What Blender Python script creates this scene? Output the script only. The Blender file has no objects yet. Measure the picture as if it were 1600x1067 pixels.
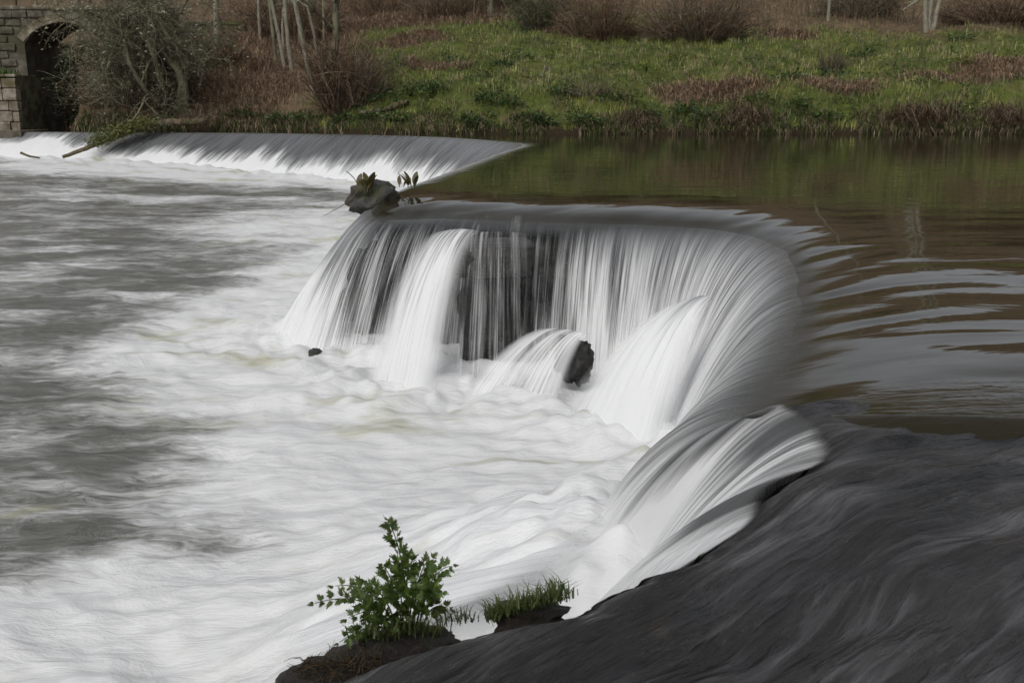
import bpy, math, random
import numpy as np
from mathutils import Vector

# ------------------------------------------------------------------ camera, sky, sun, exposure
scn = bpy.context.scene
COL = scn.collection
CAM_H, PITCH, FPX = 1.1, math.radians(13.5), 1600 * 35.0 / 36.0
cam_d = bpy.data.cameras.new('camera')
cam_d.lens = 35.0; cam_d.sensor_width = 36.0; cam_d.clip_end = 2000.0; cam_d.clip_start = 0.05
cam_d.dof.use_dof = True; cam_d.dof.focus_distance = 5.5; cam_d.dof.aperture_fstop = 9.0
cam = bpy.data.objects.new('camera', cam_d); COL.objects.link(cam)
cam.location = (0, 0, CAM_H); cam.rotation_euler = (math.pi / 2 - PITCH, 0, 0)
scn.camera = cam

SUN_EL, SUN_AZ = math.radians(48), math.radians(-150)     # high, soft, from behind-left of the camera
world = bpy.data.worlds.new('World'); scn.world = world; world.use_nodes = True
wn = world.node_tree.nodes; wl = world.node_tree.links
bg = wn['Background']
sky = wn.new('ShaderNodeTexSky'); sky.sky_type = 'NISHITA'; sky.sun_disc = False
sky.sun_elevation = SUN_EL; sky.sun_rotation = SUN_AZ; sky.air_density = 1.0; sky.dust_density = 4.0; sky.ozone_density = 1.0
hs = wn.new('ShaderNodeHueSaturation'); hs.inputs['Saturation'].default_value = 0.22
wl.new(sky.outputs[0], hs.inputs['Color']); wl.new(hs.outputs[0], bg.inputs['Color'])
bg.inputs['Strength'].default_value = 0.11
sun_d = bpy.data.lights.new('sun', 'SUN'); sun_d.energy = 1.0; sun_d.angle = math.radians(35); sun_d.color = (1.0, 0.97, 0.92)
sun = bpy.data.objects.new('sun', sun_d); COL.objects.link(sun)
sd = Vector((math.cos(SUN_EL) * math.sin(SUN_AZ), math.cos(SUN_EL) * math.cos(SUN_AZ), math.sin(SUN_EL)))
sun.rotation_euler = sd.to_track_quat('Z', 'Y').to_euler()
scn.view_settings.view_transform = 'Standard'; scn.view_settings.look = 'None'
scn.view_settings.exposure = 0.25; scn.view_settings.gamma = 1.0
scn.cycles.use_denoising = True
scn.cycles.max_bounces = 6; scn.cycles.transparent_max_bounces = 16; scn.cycles.diffuse_bounces = 3; scn.cycles.glossy_bounces = 3

random.seed(7); RNG = np.random.default_rng(7)

# ------------------------------------------------------------------ numeric helpers
def sstep(a, b, x):
    t = np.clip((np.asarray(x, float) - a) / (b - a), 0, 1); return t * t * (3 - 2 * t)
_P = np.random.default_rng(3).permutation(256); _P = np.concatenate([_P, _P])
_GA = np.random.default_rng(4).uniform(0, 2 * math.pi, 256); _GX, _GY = np.cos(_GA), np.sin(_GA)
def noise(x, y):
    x = np.asarray(x, float); y = np.asarray(y, float); x, y = np.broadcast_arrays(x, y)
    xi = np.floor(x).astype(int); yi = np.floor(y).astype(int); xf = x - xi; yf = y - yi
    xi &= 255; yi &= 255
    u = xf ** 3 * (xf * (xf * 6 - 15) + 10); v = yf ** 3 * (yf * (yf * 6 - 15) + 10)
    def g(ix, iy, dx, dy):
        h = _P[_P[ix & 255] + (iy & 255)]; return _GX[h] * dx + _GY[h] * dy
    a = g(xi, yi, xf, yf); b = g(xi + 1, yi, xf - 1, yf); c = g(xi, yi + 1, xf, yf - 1); d = g(xi + 1, yi + 1, xf - 1, yf - 1)
    return 1.4 * ((a * (1 - u) + b * u) * (1 - v) + (c * (1 - u) + d * u) * v)
def fbm(x, y, o=4, lac=2.0, gain=0.5):
    s = 0.0; a = 1.0
    for i in range(o):
        s = s + a * noise(np.asarray(x) * lac ** i + 17.3 * i, np.asarray(y) * lac ** i - 9.1 * i); a *= gain
    return s
def at(px, py, z=None, d=None):
    """world point for a spot in the photograph at a known height z or distance d from the bank"""
    dx = (px - 800) / FPX; dy = (533.5 - py) / FPX
    v = np.array([dx, math.cos(PITCH) + dy * math.sin(PITCH), -math.sin(PITCH) + dy * math.cos(PITCH)])
    t = d / v[1] if d is not None else (z - CAM_H) / v[2]
    return np.array([0, 0, CAM_H]) + t * v
def mesh_np(name, V, F, attrs=None, smooth=True):
    V = np.asarray(V, np.float32).reshape(-1, 3); F = np.asarray(F, np.int32); n = F.shape[1]
    m = bpy.data.meshes.new(name)
    m.vertices.add(len(V)); m.vertices.foreach_set('co', V.ravel())
    m.loops.add(F.size); m.loops.foreach_set('vertex_index', F.ravel())
    m.polygons.add(len(F)); m.polygons.foreach_set('loop_start', np.arange(0, F.size, n, dtype=np.int32))
    m.polygons.foreach_set('loop_total', np.full(len(F), n, np.int32))
    m.polygons.foreach_set('use_smooth', np.full(len(F), smooth, bool))
    m.update(calc_edges=True)
    for k, a in (attrs or {}).items():
        a = np.asarray(a, np.float32)
        if a.ndim == 1:
            at_ = m.attributes.new(k, 'FLOAT', 'POINT'); at_.data.foreach_set('value', a)
        else:
            if a.shape[1] == 3: a = np.concatenate([a, np.ones((len(a), 1), np.float32)], 1)
            at_ = m.attributes.new(k, 'FLOAT_COLOR', 'POINT'); at_.data.foreach_set('color', a.ravel())
    m.validate(); return m
def grid_faces(nu, nv):
    i = np.arange(nu * nv).reshape(nu, nv)
    return np.stack([i[:-1, :-1], i[1:, :-1], i[1:, 1:], i[:-1, 1:]], -1).reshape(-1, 4)
def link(name, mesh, mat=None, parent=None):
    o = bpy.data.objects.new(name, mesh); COL.objects.link(o)
    if mat and mesh and not mesh.materials: mesh.materials.append(mat)
    if parent: o.parent = parent
    return o
def tag(o, label=None, cat=None, group=None, kind=None):
    if label: o['label'] = label
    if cat: o['category'] = cat
    if group: o['group'] = group
    if kind: o['kind'] = kind
    return o
def empty(name, loc=(0, 0, 0)):
    o = bpy.data.objects.new(name, None); COL.objects.link(o); o.location = loc; o.empty_display_size = 0.1; return o

# ------------------------------------------------------------------ materials
class NT:
    def __init__(s, name):
        s.m = bpy.data.materials.new(name); s.m.use_nodes = True; s.t = s.m.node_tree; s.t.nodes.clear()
        s.out = s.n('ShaderNodeOutputMaterial')
    def n(s, ty, ins=None, **kw):
        nd = s.t.nodes.new(ty)
        for k, v in kw.items(): setattr(nd, k, v)
        for k, v in (ins or {}).items():
            if isinstance(v, bpy.types.NodeSocket): s.t.links.new(v, nd.inputs[k])
            else: nd.inputs[k].default_value = v
        return nd
    def attr(s, name, o='Fac'): return s.n('ShaderNodeAttribute', attribute_name=name).outputs[o]
    def math(s, op, a, b=0.0, c=0.0, clamp=False):
        return s.n('ShaderNodeMath', {0: a, 1: b, 2: c}, operation=op, use_clamp=clamp).outputs[0]
    def rng(s, x, a, b, c=0.0, d=1.0, smooth=True):
        return s.n('ShaderNodeMapRange', {'Value': x, 'From Min': a, 'From Max': b, 'To Min': c, 'To Max': d},
                   interpolation_type='SMOOTHSTEP' if smooth else 'LINEAR').outputs[0]
    def noise(s, vec=None, scale=1.0, detail=4.0, rough=0.5, dist=0.0):
        ins = {'Scale': scale, 'Detail': detail, 'Roughness': rough, 'Distortion': dist}
        if vec is not None: ins['Vector'] = vec
        return s.n('ShaderNodeTexNoise', ins).outputs['Fac']
    def pos(s): return s.n('ShaderNodeNewGeometry').outputs['Position']
    def vmul(s, v, xyz): return s.n('ShaderNodeVectorMath', {0: v, 1: xyz}, operation='MULTIPLY').outputs[0]
    def vec(s, x, y, z=0.0): return s.n('ShaderNodeCombineXYZ', {0: x, 1: y, 2: z}).outputs[0]
    def mix(s, f, a, b):
        nd = s.n('ShaderNodeMix', data_type='RGBA')
        for i, v in ((0, f), (6, a), (7, b)):
            if isinstance(v, bpy.types.NodeSocket): s.t.links.new(v, nd.inputs[i])
            else: nd.inputs[i].default_value = v if i == 0 else (*v[:3], 1)
        return nd.outputs[2]
    def ms(s, f, a, b): return s.n('ShaderNodeMixShader', {0: f, 1: a, 2: b}).outputs[0]
    def bump(s, h, st=0.3, dist=0.05): return s.n('ShaderNodeBump', {'Strength': st, 'Distance': dist, 'Height': h}).outputs[0]
    def done(s, sh): s.t.links.new(sh, s.out.inputs['Surface']); return s.m

FOAM = (0.86, 0.87, 0.88)
def foam_shader(N, nrm=None, col=FOAM):
    c = (*col, 1) if not isinstance(col, bpy.types.NodeSocket) else col
    ins = {'Color': c}
    if nrm is not None: ins['Normal'] = nrm
    d = N.n('ShaderNodeBsdfDiffuse', ins).outputs[0]; t = N.n('ShaderNodeBsdfTranslucent', ins).outputs[0]
    return N.ms(0.35, d, t)

def mat_sheet():
    """running water: smooth and dark upstream of the lip, drawn into white threads as it falls"""
    N = NT('falling_water')
    u, v, op, fm = N.attr('across'), N.attr('flow'), N.attr('opac'), N.attr('foam')
    fine = N.noise(N.vec(N.math('MULTIPLY', u, 64.0), N.math('MULTIPLY', v, 0.9)), 1.0, 3.0, 0.6)
    mid = N.noise(N.vec(N.math('MULTIPLY', u, 13.0), N.math('MULTIPLY', v, 0.55), 3.0), 1.0, 3.0, 0.55)
    big = N.noise(N.vec(N.math('MULTIPLY', u, 3.2), N.math('MULTIPLY', v, 0.5), 9.0), 1.0, 2.0, 0.5)
    st = N.math('ADD', N.math('MULTIPLY', fine, 0.44), N.math('ADD', N.math('MULTIPLY', mid, 0.34), N.math('MULTIPLY', big, 0.22)))
    streak = N.rng(st, 0.36, 0.64)
    F = N.math('ADD', N.math('MULTIPLY', streak, N.rng(fm, 0.0, 0.6)), N.rng(fm, 0.5, 1.0), clamp=True)
    # ripples of the smooth part
    P = N.pos()
    rip = N.noise(N.vmul(P, (0.55, 1.5, 1.0)), 1.3, 4.0, 0.5, 0.6)
    calm = N.bump(rip, 0.12, 0.06)
    hb = N.math('MULTIPLY', st, N.rng(v, -0.22, 0.2))
    sep = N.n('ShaderNodeSeparateXYZ', {0: P}).outputs
    ruf = N.rng(sep[1], 4.2, 2.8)
    rn = N.noise(N.vmul(P, (2.2, 8.0, 1.0)), 1.6, 4.0, 0.55, 0.6)
    calm = N.n('ShaderNodeBump', {'Strength': 0.4, 'Distance': 0.05, 'Height': N.math('MULTIPLY', rn, ruf), 'Normal': calm}).outputs[0]
    nrm = N.n('ShaderNodeBump', {'Strength': 0.5, 'Distance': 0.03, 'Height': hb, 'Normal': calm}).outputs[0]
    slate = N.mix(mid, (0.035, 0.037, 0.04), (0.11, 0.115, 0.12))
    bed = N.mix(N.noise(N.vmul(P, (0.4, 1.0, 1.0)), 1.0, 4.0, 0.6), (0.008, 0.008, 0.004), (0.028, 0.022, 0.010))
    bed = N.mix(N.rng(v, -0.15, 0.25), bed, slate)
    w = N.n('ShaderNodeBsdfPrincipled', {'Base Color': bed, 'Roughness': N.math('ADD', N.rng(v, -0.6, 0.1, 0.045, 0.16), N.math('MULTIPLY', ruf, 0.14)), 'IOR': 1.33, 'Normal': nrm}).outputs[0]
    sh = N.ms(F, w, foam_shader(N, nrm))
    a = N.rng(N.math('ADD', N.math('MULTIPLY', st, 0.9), N.math('SUBTRACT', op, 0.5)), 0.30, 0.62)
    a = N.math('MAXIMUM', a, N.rng(v, 0.35, 0.0))
    fd = N.attr('fade')
    thin = N.math('MULTIPLY', N.math('SUBTRACT', st, 0.5), N.math('MULTIPLY', N.math('SUBTRACT', 1.0, fd), 1.6))
    a = N.math('MULTIPLY', a, N.rng(N.math('ADD', N.math('MULTIPLY', fd, 1.35), thin), 1.2, 0.15, 0.0, 1.0))
    sh = N.ms(a, N.n('ShaderNodeBsdfTransparent').outputs[0], sh)
    return N.done(sh)

def mat_river():
    N = NT('lower_river_water')
    f = N.attr('foam'); P = N.pos()
    n1 = N.noise(N.vmul(P, (0.55, 1.25, 1.0)), 1.1, 8.0, 0.62, 1.4)
    n2 = N.noise(N.vmul(P, (1.2, 3.4, 1.0)), 1.6, 6.0, 0.6, 0.8)
    nn = N.math('ADD', N.math('MULTIPLY', n1, 0.62), N.math('MULTIPLY', n2, 0.38))
    n3 = N.noise(N.vmul(P, (1.7, 6.5, 1.0)), 1.5, 7.0, 0.72, 1.6)
    nn2 = N.math('ADD', N.math('MULTIPLY', nn, 0.55), N.math('MULTIPLY', n3, 0.45))
    F = N.rng(N.math('ADD', nn2, N.math('MULTIPLY', N.math('SUBTRACT', f, 0.5), 0.58)), 0.37, 0.64)
    rip = N.noise(N.vmul(P, (1.5, 4.2, 1.0)), 1.5, 7.0, 0.68, 0.8)
    nrm = N.bump(rip, 1.0, 0.12)
    wc = N.mix(n1, (0.09, 0.09, 0.08), (0.20, 0.20, 0.175))
    w = N.n('ShaderNodeBsdfPrincipled', {'Base Color': wc, 'Roughness': 0.28, 'IOR': 1.33, 'Normal': nrm}).outputs[0]
    soft = N.bump(nn, 0.55, 0.14)
    tint = N.noise(N.vmul(P, (0.5, 1.1, 1.0)), 0.9, 4.0, 0.6, 1.0)
    col = N.mix(N.rng(tint, 0.54, 0.72), (*FOAM, 1), (0.60, 0.60, 0.48, 1))
    return N.done(N.ms(F, w, foam_shader(N, soft, col)))

def mat_film():
    """thin dark water racing over the near rock shelf"""
    N = NT('thin_water_over_rock')
    u, v = N.attr('across'), N.attr('flow'); P = N.pos()
    s1 = N.noise(N.vmul(N.vec(u, v), (7.0, 1.6, 1)), 1.0, 4.0, 0.5, 0.6)
    s2 = N.noise(N.vmul(N.vec(u, v, 4.0), (30.0, 3.2, 1)), 1.0, 3.0, 0.6, 0.35)
    s3 = N.noise(N.vmul(N.vec(u, v, 9.0), (2.2, 0.9, 1)), 1.0, 3.0, 0.5, 0.3)
    h = N.math('ADD', N.math('MULTIPLY', s1, 0.75), N.math('MULTIPLY', s2, 0.25))
    nrm = N.bump(h, 1.0, 0.09)
    nrm = N.n('ShaderNodeBump', {'Strength': 0.55, 'Distance': 0.03, 'Height': N.noise(N.vmul(N.vec(u, v, 2.0), (16.0, 6.5, 1)), 1.0, 5.0, 0.62, 1.2), 'Normal': nrm}).outputs[0]
    c = N.mix(N.rng(s3, 0.35, 0.7), (0.011, 0.011, 0.011), (0.028, 0.027, 0.027))
    c = N.mix(N.rng(N.noise(P, 5.0, 4.0, 0.6), 0.6, 0.75, 0.0, 0.35), c, (0.045, 0.028, 0.016))
    p = N.n('ShaderNodeBsdfPrincipled', {'Base Color': c, 'Roughness': N.rng(s2, 0.3, 0.7, 0.24, 0.40), 'IOR': 1.36, 'Normal': nrm}).outputs[0]
    silk = N.math('MULTIPLY', N.rng(N.math('ADD', N.math('MULTIPLY', s1, 0.5), N.math('MULTIPLY', s2, 0.5)), 0.44, 0.74), N.rng(s3, 0.36, 0.66, 0.04, 0.30))
    return N.done(N.ms(silk, p, foam_shader(N, nrm, (0.62, 0.62, 0.66))))

def mat_rock(name, c0, c1, moss=None, rough=0.55, scale=6.0, bump=0.6):
    N = NT(name); P = N.pos()
    n = N.noise(P, scale, 8.0, 0.65); n2 = N.noise(P, scale * 0.3, 5.0, 0.6, 0.5)
    c = N.mix(N.rng(n, 0.3, 0.7), c0, c1)
    if moss: c = N.mix(N.rng(n2, 0.47, 0.62, 0.0, 0.9), c, moss)
    p = N.n('ShaderNodeBsdfPrincipled', {'Base Color': c, 'Roughness': rough, 'Normal': N.bump(n, bump, 0.05)}).outputs[0]
    return N.done(p)

def mat_attr(name, rough=0.8, trans=0.25, spec=0.3):
    N = NT(name); c = N.attr('Col', 'Color'); P = N.pos()
    c = N.mix(N.noise(P, 3.0, 3.0), N.mix(0.25, c, (0, 0, 0)), c)
    p = N.n('ShaderNodeBsdfPrincipled', {'Base Color': c, 'Roughness': rough, 'Specular IOR Level': spec}).outputs[0]
    t = N.n('ShaderNodeBsdfTranslucent', {'Color': c}).outputs[0]
    return N.done(N.ms(trans, p, t))

def mat_ground():
    N = NT('grassy_earth'); c = N.attr('Col', 'Color'); P = N.pos()
    n = N.noise(P, 4.0, 8.0, 0.7)
    c = N.mix(N.rng(n, 0.35, 0.7), N.mix(0.5, c, (0.02, 0.016, 0.01)), c)
    p = N.n('ShaderNodeBsdfPrincipled', {'Base Color': c, 'Roughness': 0.95, 'Specular IOR Level': 0.1, 'Normal': N.bump(n, 0.9, 0.15)}).outputs[0]
    return N.done(p)

def mat_bark(name, c0, c1, lich=None, scale=9.0):
    N = NT(name); P = N.pos()
    n = N.noise(N.vmul(P, (1, 1, 0.35)), scale, 6.0, 0.65); n2 = N.noise(P, 2.5, 5.0, 0.6)
    c = N.mix(N.rng(n, 0.32, 0.68), c0, c1)
    if lich: c = N.mix(N.rng(n2, 0.42, 0.6, 0.0, 0.85), c, lich)
    return N.done(N.n('ShaderNodeBsdfPrincipled', {'Base Color': c, 'Roughness': 0.9, 'Specular IOR Level': 0.2, 'Normal': N.bump(n, 0.7, 0.03)}).outputs[0])

M_SHEET, M_RIVER, M_FILM = mat_sheet(), mat_river(), mat_film()
M_WET = mat_rock('wet_weir_stone', (0.007, 0.0065, 0.006), (0.030, 0.028, 0.025), (0.014, 0.016, 0.007), 0.42, 7.0, 1.0)
M_PEAT = mat_rock('wet_peaty_soil', (0.005, 0.004, 0.003), (0.030, 0.020, 0.012), (0.012, 0.012, 0.004), 0.55, 34.0, 1.0)
M_MOSSROCK = mat_rock('mossy_rock', (0.012, 0.011, 0.009), (0.07, 0.065, 0.055), (0.030, 0.036, 0.008), 0.6, 9.0, 1.0)
M_STONE = mat_rock('old_bridge_stone', (0.045, 0.038, 0.026), (0.15, 0.13, 0.10), (0.040, 0.038, 0.014), 0.9, 2.2, 0.8)
M_STONE2 = mat_rock('lichened_block_stone', (0.09, 0.07, 0.045), (0.28, 0.25, 0.20), (0.07, 0.058, 0.020), 0.9, 2.6, 0.8)
M_LEAF = mat_attr('leaf', 0.5, 0.3, 0.4); M_DRY = mat_attr('dry_stems', 0.9, 0.15, 0.1); M_GROUND = mat_ground()
M_BARK = mat_bark('grey_brown_bark', (0.03, 0.024, 0.017), (0.10, 0.085, 0.062), (0.14, 0.14, 0.085))
M_TWIG = mat_bark('lichened_twig_bark', (0.06, 0.05, 0.035), (0.15, 0.13, 0.09), (0.19, 0.19, 0.12))
M_PALE = mat_bark('pale_bark', (0.12, 0.105, 0.08), (0.30, 0.27, 0.22), (0.19, 0.185, 0.13))
M_BED = mat_rock('river_bed', (0.02, 0.016, 0.01), (0.05, 0.04, 0.025), None, 0.9, 1.0, 0.3)
M_WOOD = mat_bark('dead_wood', (0.05, 0.037, 0.024), (0.17, 0.13, 0.09), (0.07, 0.07, 0.03))

# ------------------------------------------------------------------ terrain
def bank_y(x): return 36.2 + 2.6 * sstep(-4, -11, x) + 24 * sstep(-16.8, -19.5, x) + 0.35 * noise(np.asarray(x) * 0.35, 3.3) - 5.0 * sstep(20, 45, x)
def terr(x, y):
    t = y - bank_y(x); tp = np.maximum(t, 0)
    z = -2.3 + 2.45 * sstep(-0.8, 0.15, t) + 1.0 * sstep(0.0, 2.6, t) + 0.215 * np.minimum(tp, 75) + 0.13 * np.clip(tp - 30, 0, 40)
    z = z + (0.32 * fbm(x * 0.28, y * 0.28, 4) + 0.16 * fbm(x * 1.1, y * 1.1, 3)) * sstep(0.1, 4, t)
    return z
def tp(px, py, lift=0.0):
    """spot of the photograph on the far bank"""
    for d in np.arange(34.5, 110, 0.1):
        p = at(px, py, d=d)
        if terr(p[0], p[1]) >= p[2]: return np.array([p[0], p[1], float(terr(p[0], p[1])) + lift])
    return p
ys = np.concatenate([np.linspace(33, 52, 130), np.linspace(52.4, 75, 70), np.linspace(76, 140, 40)])
xs = np.concatenate([np.linspace(-90, -27, 35), np.linspace(-26.7, 30, 300), np.linspace(31, 90, 35)])
X, Y = np.meshgrid(xs, ys, indexing='ij')
BROWN = []                                    # bracken and leaf-litter patches: centre, radii
for (px, py, rx, ry) in [(1090, 145, 2.0, .8), (1160, 140, 1.4, .7), (1310, 138, 1.7, .8), (1520, 128, 3.0, 1.2), (1590, 112, 2.5, 1.5), (930, 50, 2.6, 1.5), (700, 30, 4.5, 3.0),
                         (580, 40, 4.0, 3.0), (640, 70, 2.2, 1.2), (400, 110, 3.6, 3.2), (440, 60, 4.0, 4.0), (520, 120, 1.8, 2.5), (680, 110, 1.6, 0.8), (1060, 50, 3.0, 1.2), (1560, 30, 4.0, 3.0), (1230, 55, 1.5, 1), (800, 12, 4, 3), (350, 30, 5, 5), (380,150,2.5,1.5)]:
    p = tp(px, py); BROWN.append((p[0], p[1], rx, ry))
def brown_mask(x, y):
    m = 0.0
    wx = x + 0.5 * noise(x * 0.7, y * 0.7); wy = y + 0.5 * noise(x * 0.7 + 50, y * 0.7)
    for (cx, cy, rx, ry) in BROWN: m = np.maximum(m, 1 - np.sqrt(((wx - cx) / rx) ** 2 + ((wy - cy) / ry) ** 2))
    m = np.maximum(m, 0.9 * sstep(56, 66, y + 3 * noise(x * 0.15, y * 0.15) + 9 * sstep(8, 16, x) * sstep(40, 24, x)))
    m = np.maximum(m, 0.75 * sstep(-6.0, -9.5, x))
    return sstep(-0.05, 0.45, m + 0.22 * fbm(x * 0.9, y * 0.9, 3))
def bank_colour(x, y):
    b = brown_mask(x, y)[..., None]; n = (0.5 + 0.5 * fbm(x * 0.6, y * 0.9, 3))[..., None]
    t = (y - bank_y(x))[..., None]
    g = np.array([0.050, 0.075, 0.018]) * (1 - n) + np.array([0.14, 0.165, 0.035]) * n
    br = np.array([0.085, 0.060, 0.037]) * (1 - n) + np.array([0.21, 0.15, 0.095]) * n
    c = g * (1 - b) + br * b
    e = sstep(0.55, 0.1, t); return np.clip(c * (1 - e) + np.array([0.035, 0.026, 0.016]) * e, 0.004, 1)
c = bank_colour(X, Y)
tag(link('hillside', mesh_np('hillside', np.stack([X, Y, terr(X, Y)], -1), grid_faces(*X.shape), {'Col': c.reshape(-1, 3)}), M_GROUND), kind='structure')
gx, gy = np.meshgrid(np.linspace(-160, 160, 60), np.linspace(-80, 200, 60), indexing='ij')
gz = -2.6 + 2.2 * sstep(0.5, -3, gy) * sstep(0, 4, gx) + 3.0 * sstep(-26, -40, gx)
tag(link('ground', mesh_np('ground', np.stack([gx, gy, gz], -1), grid_faces(60, 60)), M_BED), kind='structure')

# ------------------------------------------------------------------ weir: stations of the crest, from the bridge round to the near shelf
def low_z(x, y):
    z = -1.6 + 0.20 * sstep(14, 34, y) + 0.50 * sstep(-5, -16, x) * sstep(24, 34, y)
    z = z + 0.62 * np.exp(-(((x - 0.62) / 0.95) ** 2 + ((y - 4.3) / 1.5) ** 2))
    z = z + 0.34 * np.exp(-(((x + 0.35) / 0.8) ** 2 + ((y - 4.5) / 1.5) ** 2))
    return z
E = np.array([at(1208, 634, z=-0.015), at(1262, 668, z=-0.02), at(1266, 712, z=-0.03), at(1192, 766, z=-0.05), at(1105, 845, z=-0.10), at(1000, 888, z=-0.15), at(905, 938, z=-0.20),
              at(745, 972, z=-0.27), at(600, 1015, z=-0.35), at(455, 1080, z=-0.46), at(200, 1190, z=-0.6)])
#            crest x, y, z        landing x, y            upstream x, y   power  opacity  topfoam  samples to next
W = [((-19.8, 38.9, 0.00), (-20.6, 37.2), (-24.0, 64.0), 1.25, 1.0, 0.20, 60),
     ((-15.0, 38.3, 0.00), (-15.9, 36.4), (-15.0, 46.0), 1.25, 1.0, 0.10, 90),
     ((-10.5, 37.6, 0.00), (-11.7, 35.6), (-10.0, 46.0), 1.30, 1.0, 0.00, 110),
     ((-6.0, 35.9, 0.00), (-7.2, 33.8), (-5.0, 46.0), 1.40, 1.0, 0.00, 110),
     ((-3.0, 33.6, 0.00), (-4.2, 31.6), (-1.0, 46.0), 1.50, 1.0, 0.05, 90),
     ((-1.0, 31.0, -.01), (-2.6, 29.6), (2.0, 46.0), 1.50, 1.0, 0.05, 70),
     ((0.25, 27.6, -.02), (-1.7, 27.2), (4.0, 46.0), 1.60, 1.0, 0.05, 70),
     ((-0.35, 22.6, -.03), (-1.7, 22.8), (6.5, 46.0), 1.70, 1.0, 0.15, 70),
     ((-1.05, 17.2, -.05), (-2.2, 17.5), (9.0, 46.0), 1.70, 1.0, 0.15, 60),
     ((-1.45, 14.2, -.06), (-2.5, 14.4), (11.0, 46.0), 1.80, 1.0, 0.10, 50),
     ((-1.68, 12.9, -.10), (-2.85, 11.4), (13.0, 46.0), 1.55, 0.95, 0.20, 90),
     ((-1.72, 12.2, -.14), (-2.62, 10.9), (15.0, 46.0), 1.65, 0.70, 0.15, 130),
     ((-1.38, 11.65, -.12), (-1.85, 10.5), (17.0, 46.0), 1.90, 0.50, 0.05, 140),
     ((-0.78, 11.25, -.06), (-1.12, 10.1), (20.0, 46.0), 2.00, 0.50, 0.00, 140),
     ((-0.05, 10.85, -.04), (-0.20, 9.90), (24.0, 46.0), 2.10, 0.40, 0.00, 150),
     ((0.68, 10.55, -.03), (0.50, 9.60), (28.0, 44.0), 2.10, 0.52, 0.00, 150),
     ((1.34, 10.40, -.03), (1.02, 9.35), (32.0, 42.0), 2.10, 0.68, 0.00, 160),
     ((1.95, 10.10, -.03), (1.35, 9.00), (36.0, 38.0), 2.00, 0.80, 0.05, 160),
     ((2.32, 9.45, -.03), (1.42, 8.75), (40.0, 32.0), 2.00, 0.88, 0.10, 170),
     ((2.32, 8.35, -.03), (1.36, 8.25), (40.0, 25.0), 2.00, 0.90, 0.12, 200),
     ((1.98, 6.75, -.03), (1.08, 6.95), (40.0, 18.0), 2.00, 0.90, 0.10, 200),
     ((1.52, 5.25, -.03), (0.70, 5.60), (40.0, 12.0), 2.00, 0.92, 0.05, 180),
     ((1.12, 4.20, -.03), (0.42, 4.75), (40.0, 7.0), 2.00, 0.95, 0.00, 130),
     ((0.94, 3.70, -.04), (0.35, 4.30), (40.0, 4.0), 1.90, 1.0, 0.00, 40),
     (tuple(E[0]), (0.44, 4.10), (40.0, 3.6), 1.6, 1.0, 0.30, 90),
     (tuple(E[1]), (0.38, 3.90), (40.0, 3.2), 1.6, 1.0, 0.30, 90),
     (tuple(E[2]), (0.22, 3.75), (40.0, 2.8), 1.6, 1.0, 0.32, 90),
     (tuple(E[3]), (0.05, 3.65), (40.0, 2.4), 1.5, 1.0, 0.35, 90),
     (tuple(E[4]), (-.10, 3.50), (40.0, 2.0), 1.4, 1.0, 0.50, 80),
     (tuple(E[5]), (-.30, 3.45), (40.0, 1.6), 1.3, 1.0, 0.60, 80),
     (tuple(E[6]), (-.55, 3.40), (40.0, 1.2), 1.2, 0.95, 0.65, 80),
     (tuple(E[7]), (-.9, 3.30), (40.0, 0.8), 1.2, 0.90, 0.65, 80),
     (tuple(E[8]), (-1.2, 3.20), (40.0, 0.4), 1.2, 0.85, 0.65, 60),
     (tuple(E[9]), (-1.5, 3.10), (40.0, 0.0), 1.2, 0.80, 0.65, 1)]
S_SHELF = 23.0
def catmull(A, idx, t):
    A = np.asarray(A, float); n = len(A)
    p0, p1, p2, p3 = (A[np.clip(idx + k, 0, n - 1)] for k in (-1, 0, 1, 2))
    t = t[:, None] if A.ndim > 1 else t
    return 0.5 * (2 * p1 + (p2 - p0) * t + (2 * p0 - 5 * p1 + 4 * p2 - p3) * t ** 2 + (3 * p1 - p0 - 3 * p2 + p3) * t ** 3)
def stations(W):
    idx, t = [], []
    for i in range(len(W) - 1):
        n = W[i][6]; idx += [i] * n; t += [k / n for k in range(n)]
    idx.append(len(W) - 2); t.append(1.0)
    idx = np.array(idx); t = np.array(t)
    C = catmull([w[0] for w in W], idx, t); L = catmull([w[1] for w in W], idx, t); B = catmull([w[2] for w in W], idx, t)
    p = catmull([w[3] for w in W], idx, t); o = catmull([w[4] for w in W], idx, t); f = catmull([w[5] for w in W], idx, t)
    u = np.concatenate([[0], np.cumsum(np.linalg.norm(np.diff(C[:, :2], axis=0), axis=1))])
    return idx + t, C, L, B, p, o, f, u
sid, C, L, B, PW, OP, TF, U = stations(W)
NU = len(U)
rag = 0.035 * fbm(U * 1.6, 0.0 * U, 2) * sstep(9.5, 11, sid) * sstep(23.2, 22.2, sid)          # uneven lip
C[:, :2] += (L - C[:, :2]) * rag[:, None]
dirL = L - C[:, :2]; reach = np.linalg.norm(dirL, axis=1); dirn = dirL / reach[:, None]
zl = low_z(L[:, 0], L[:, 1]) - 0.12
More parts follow.
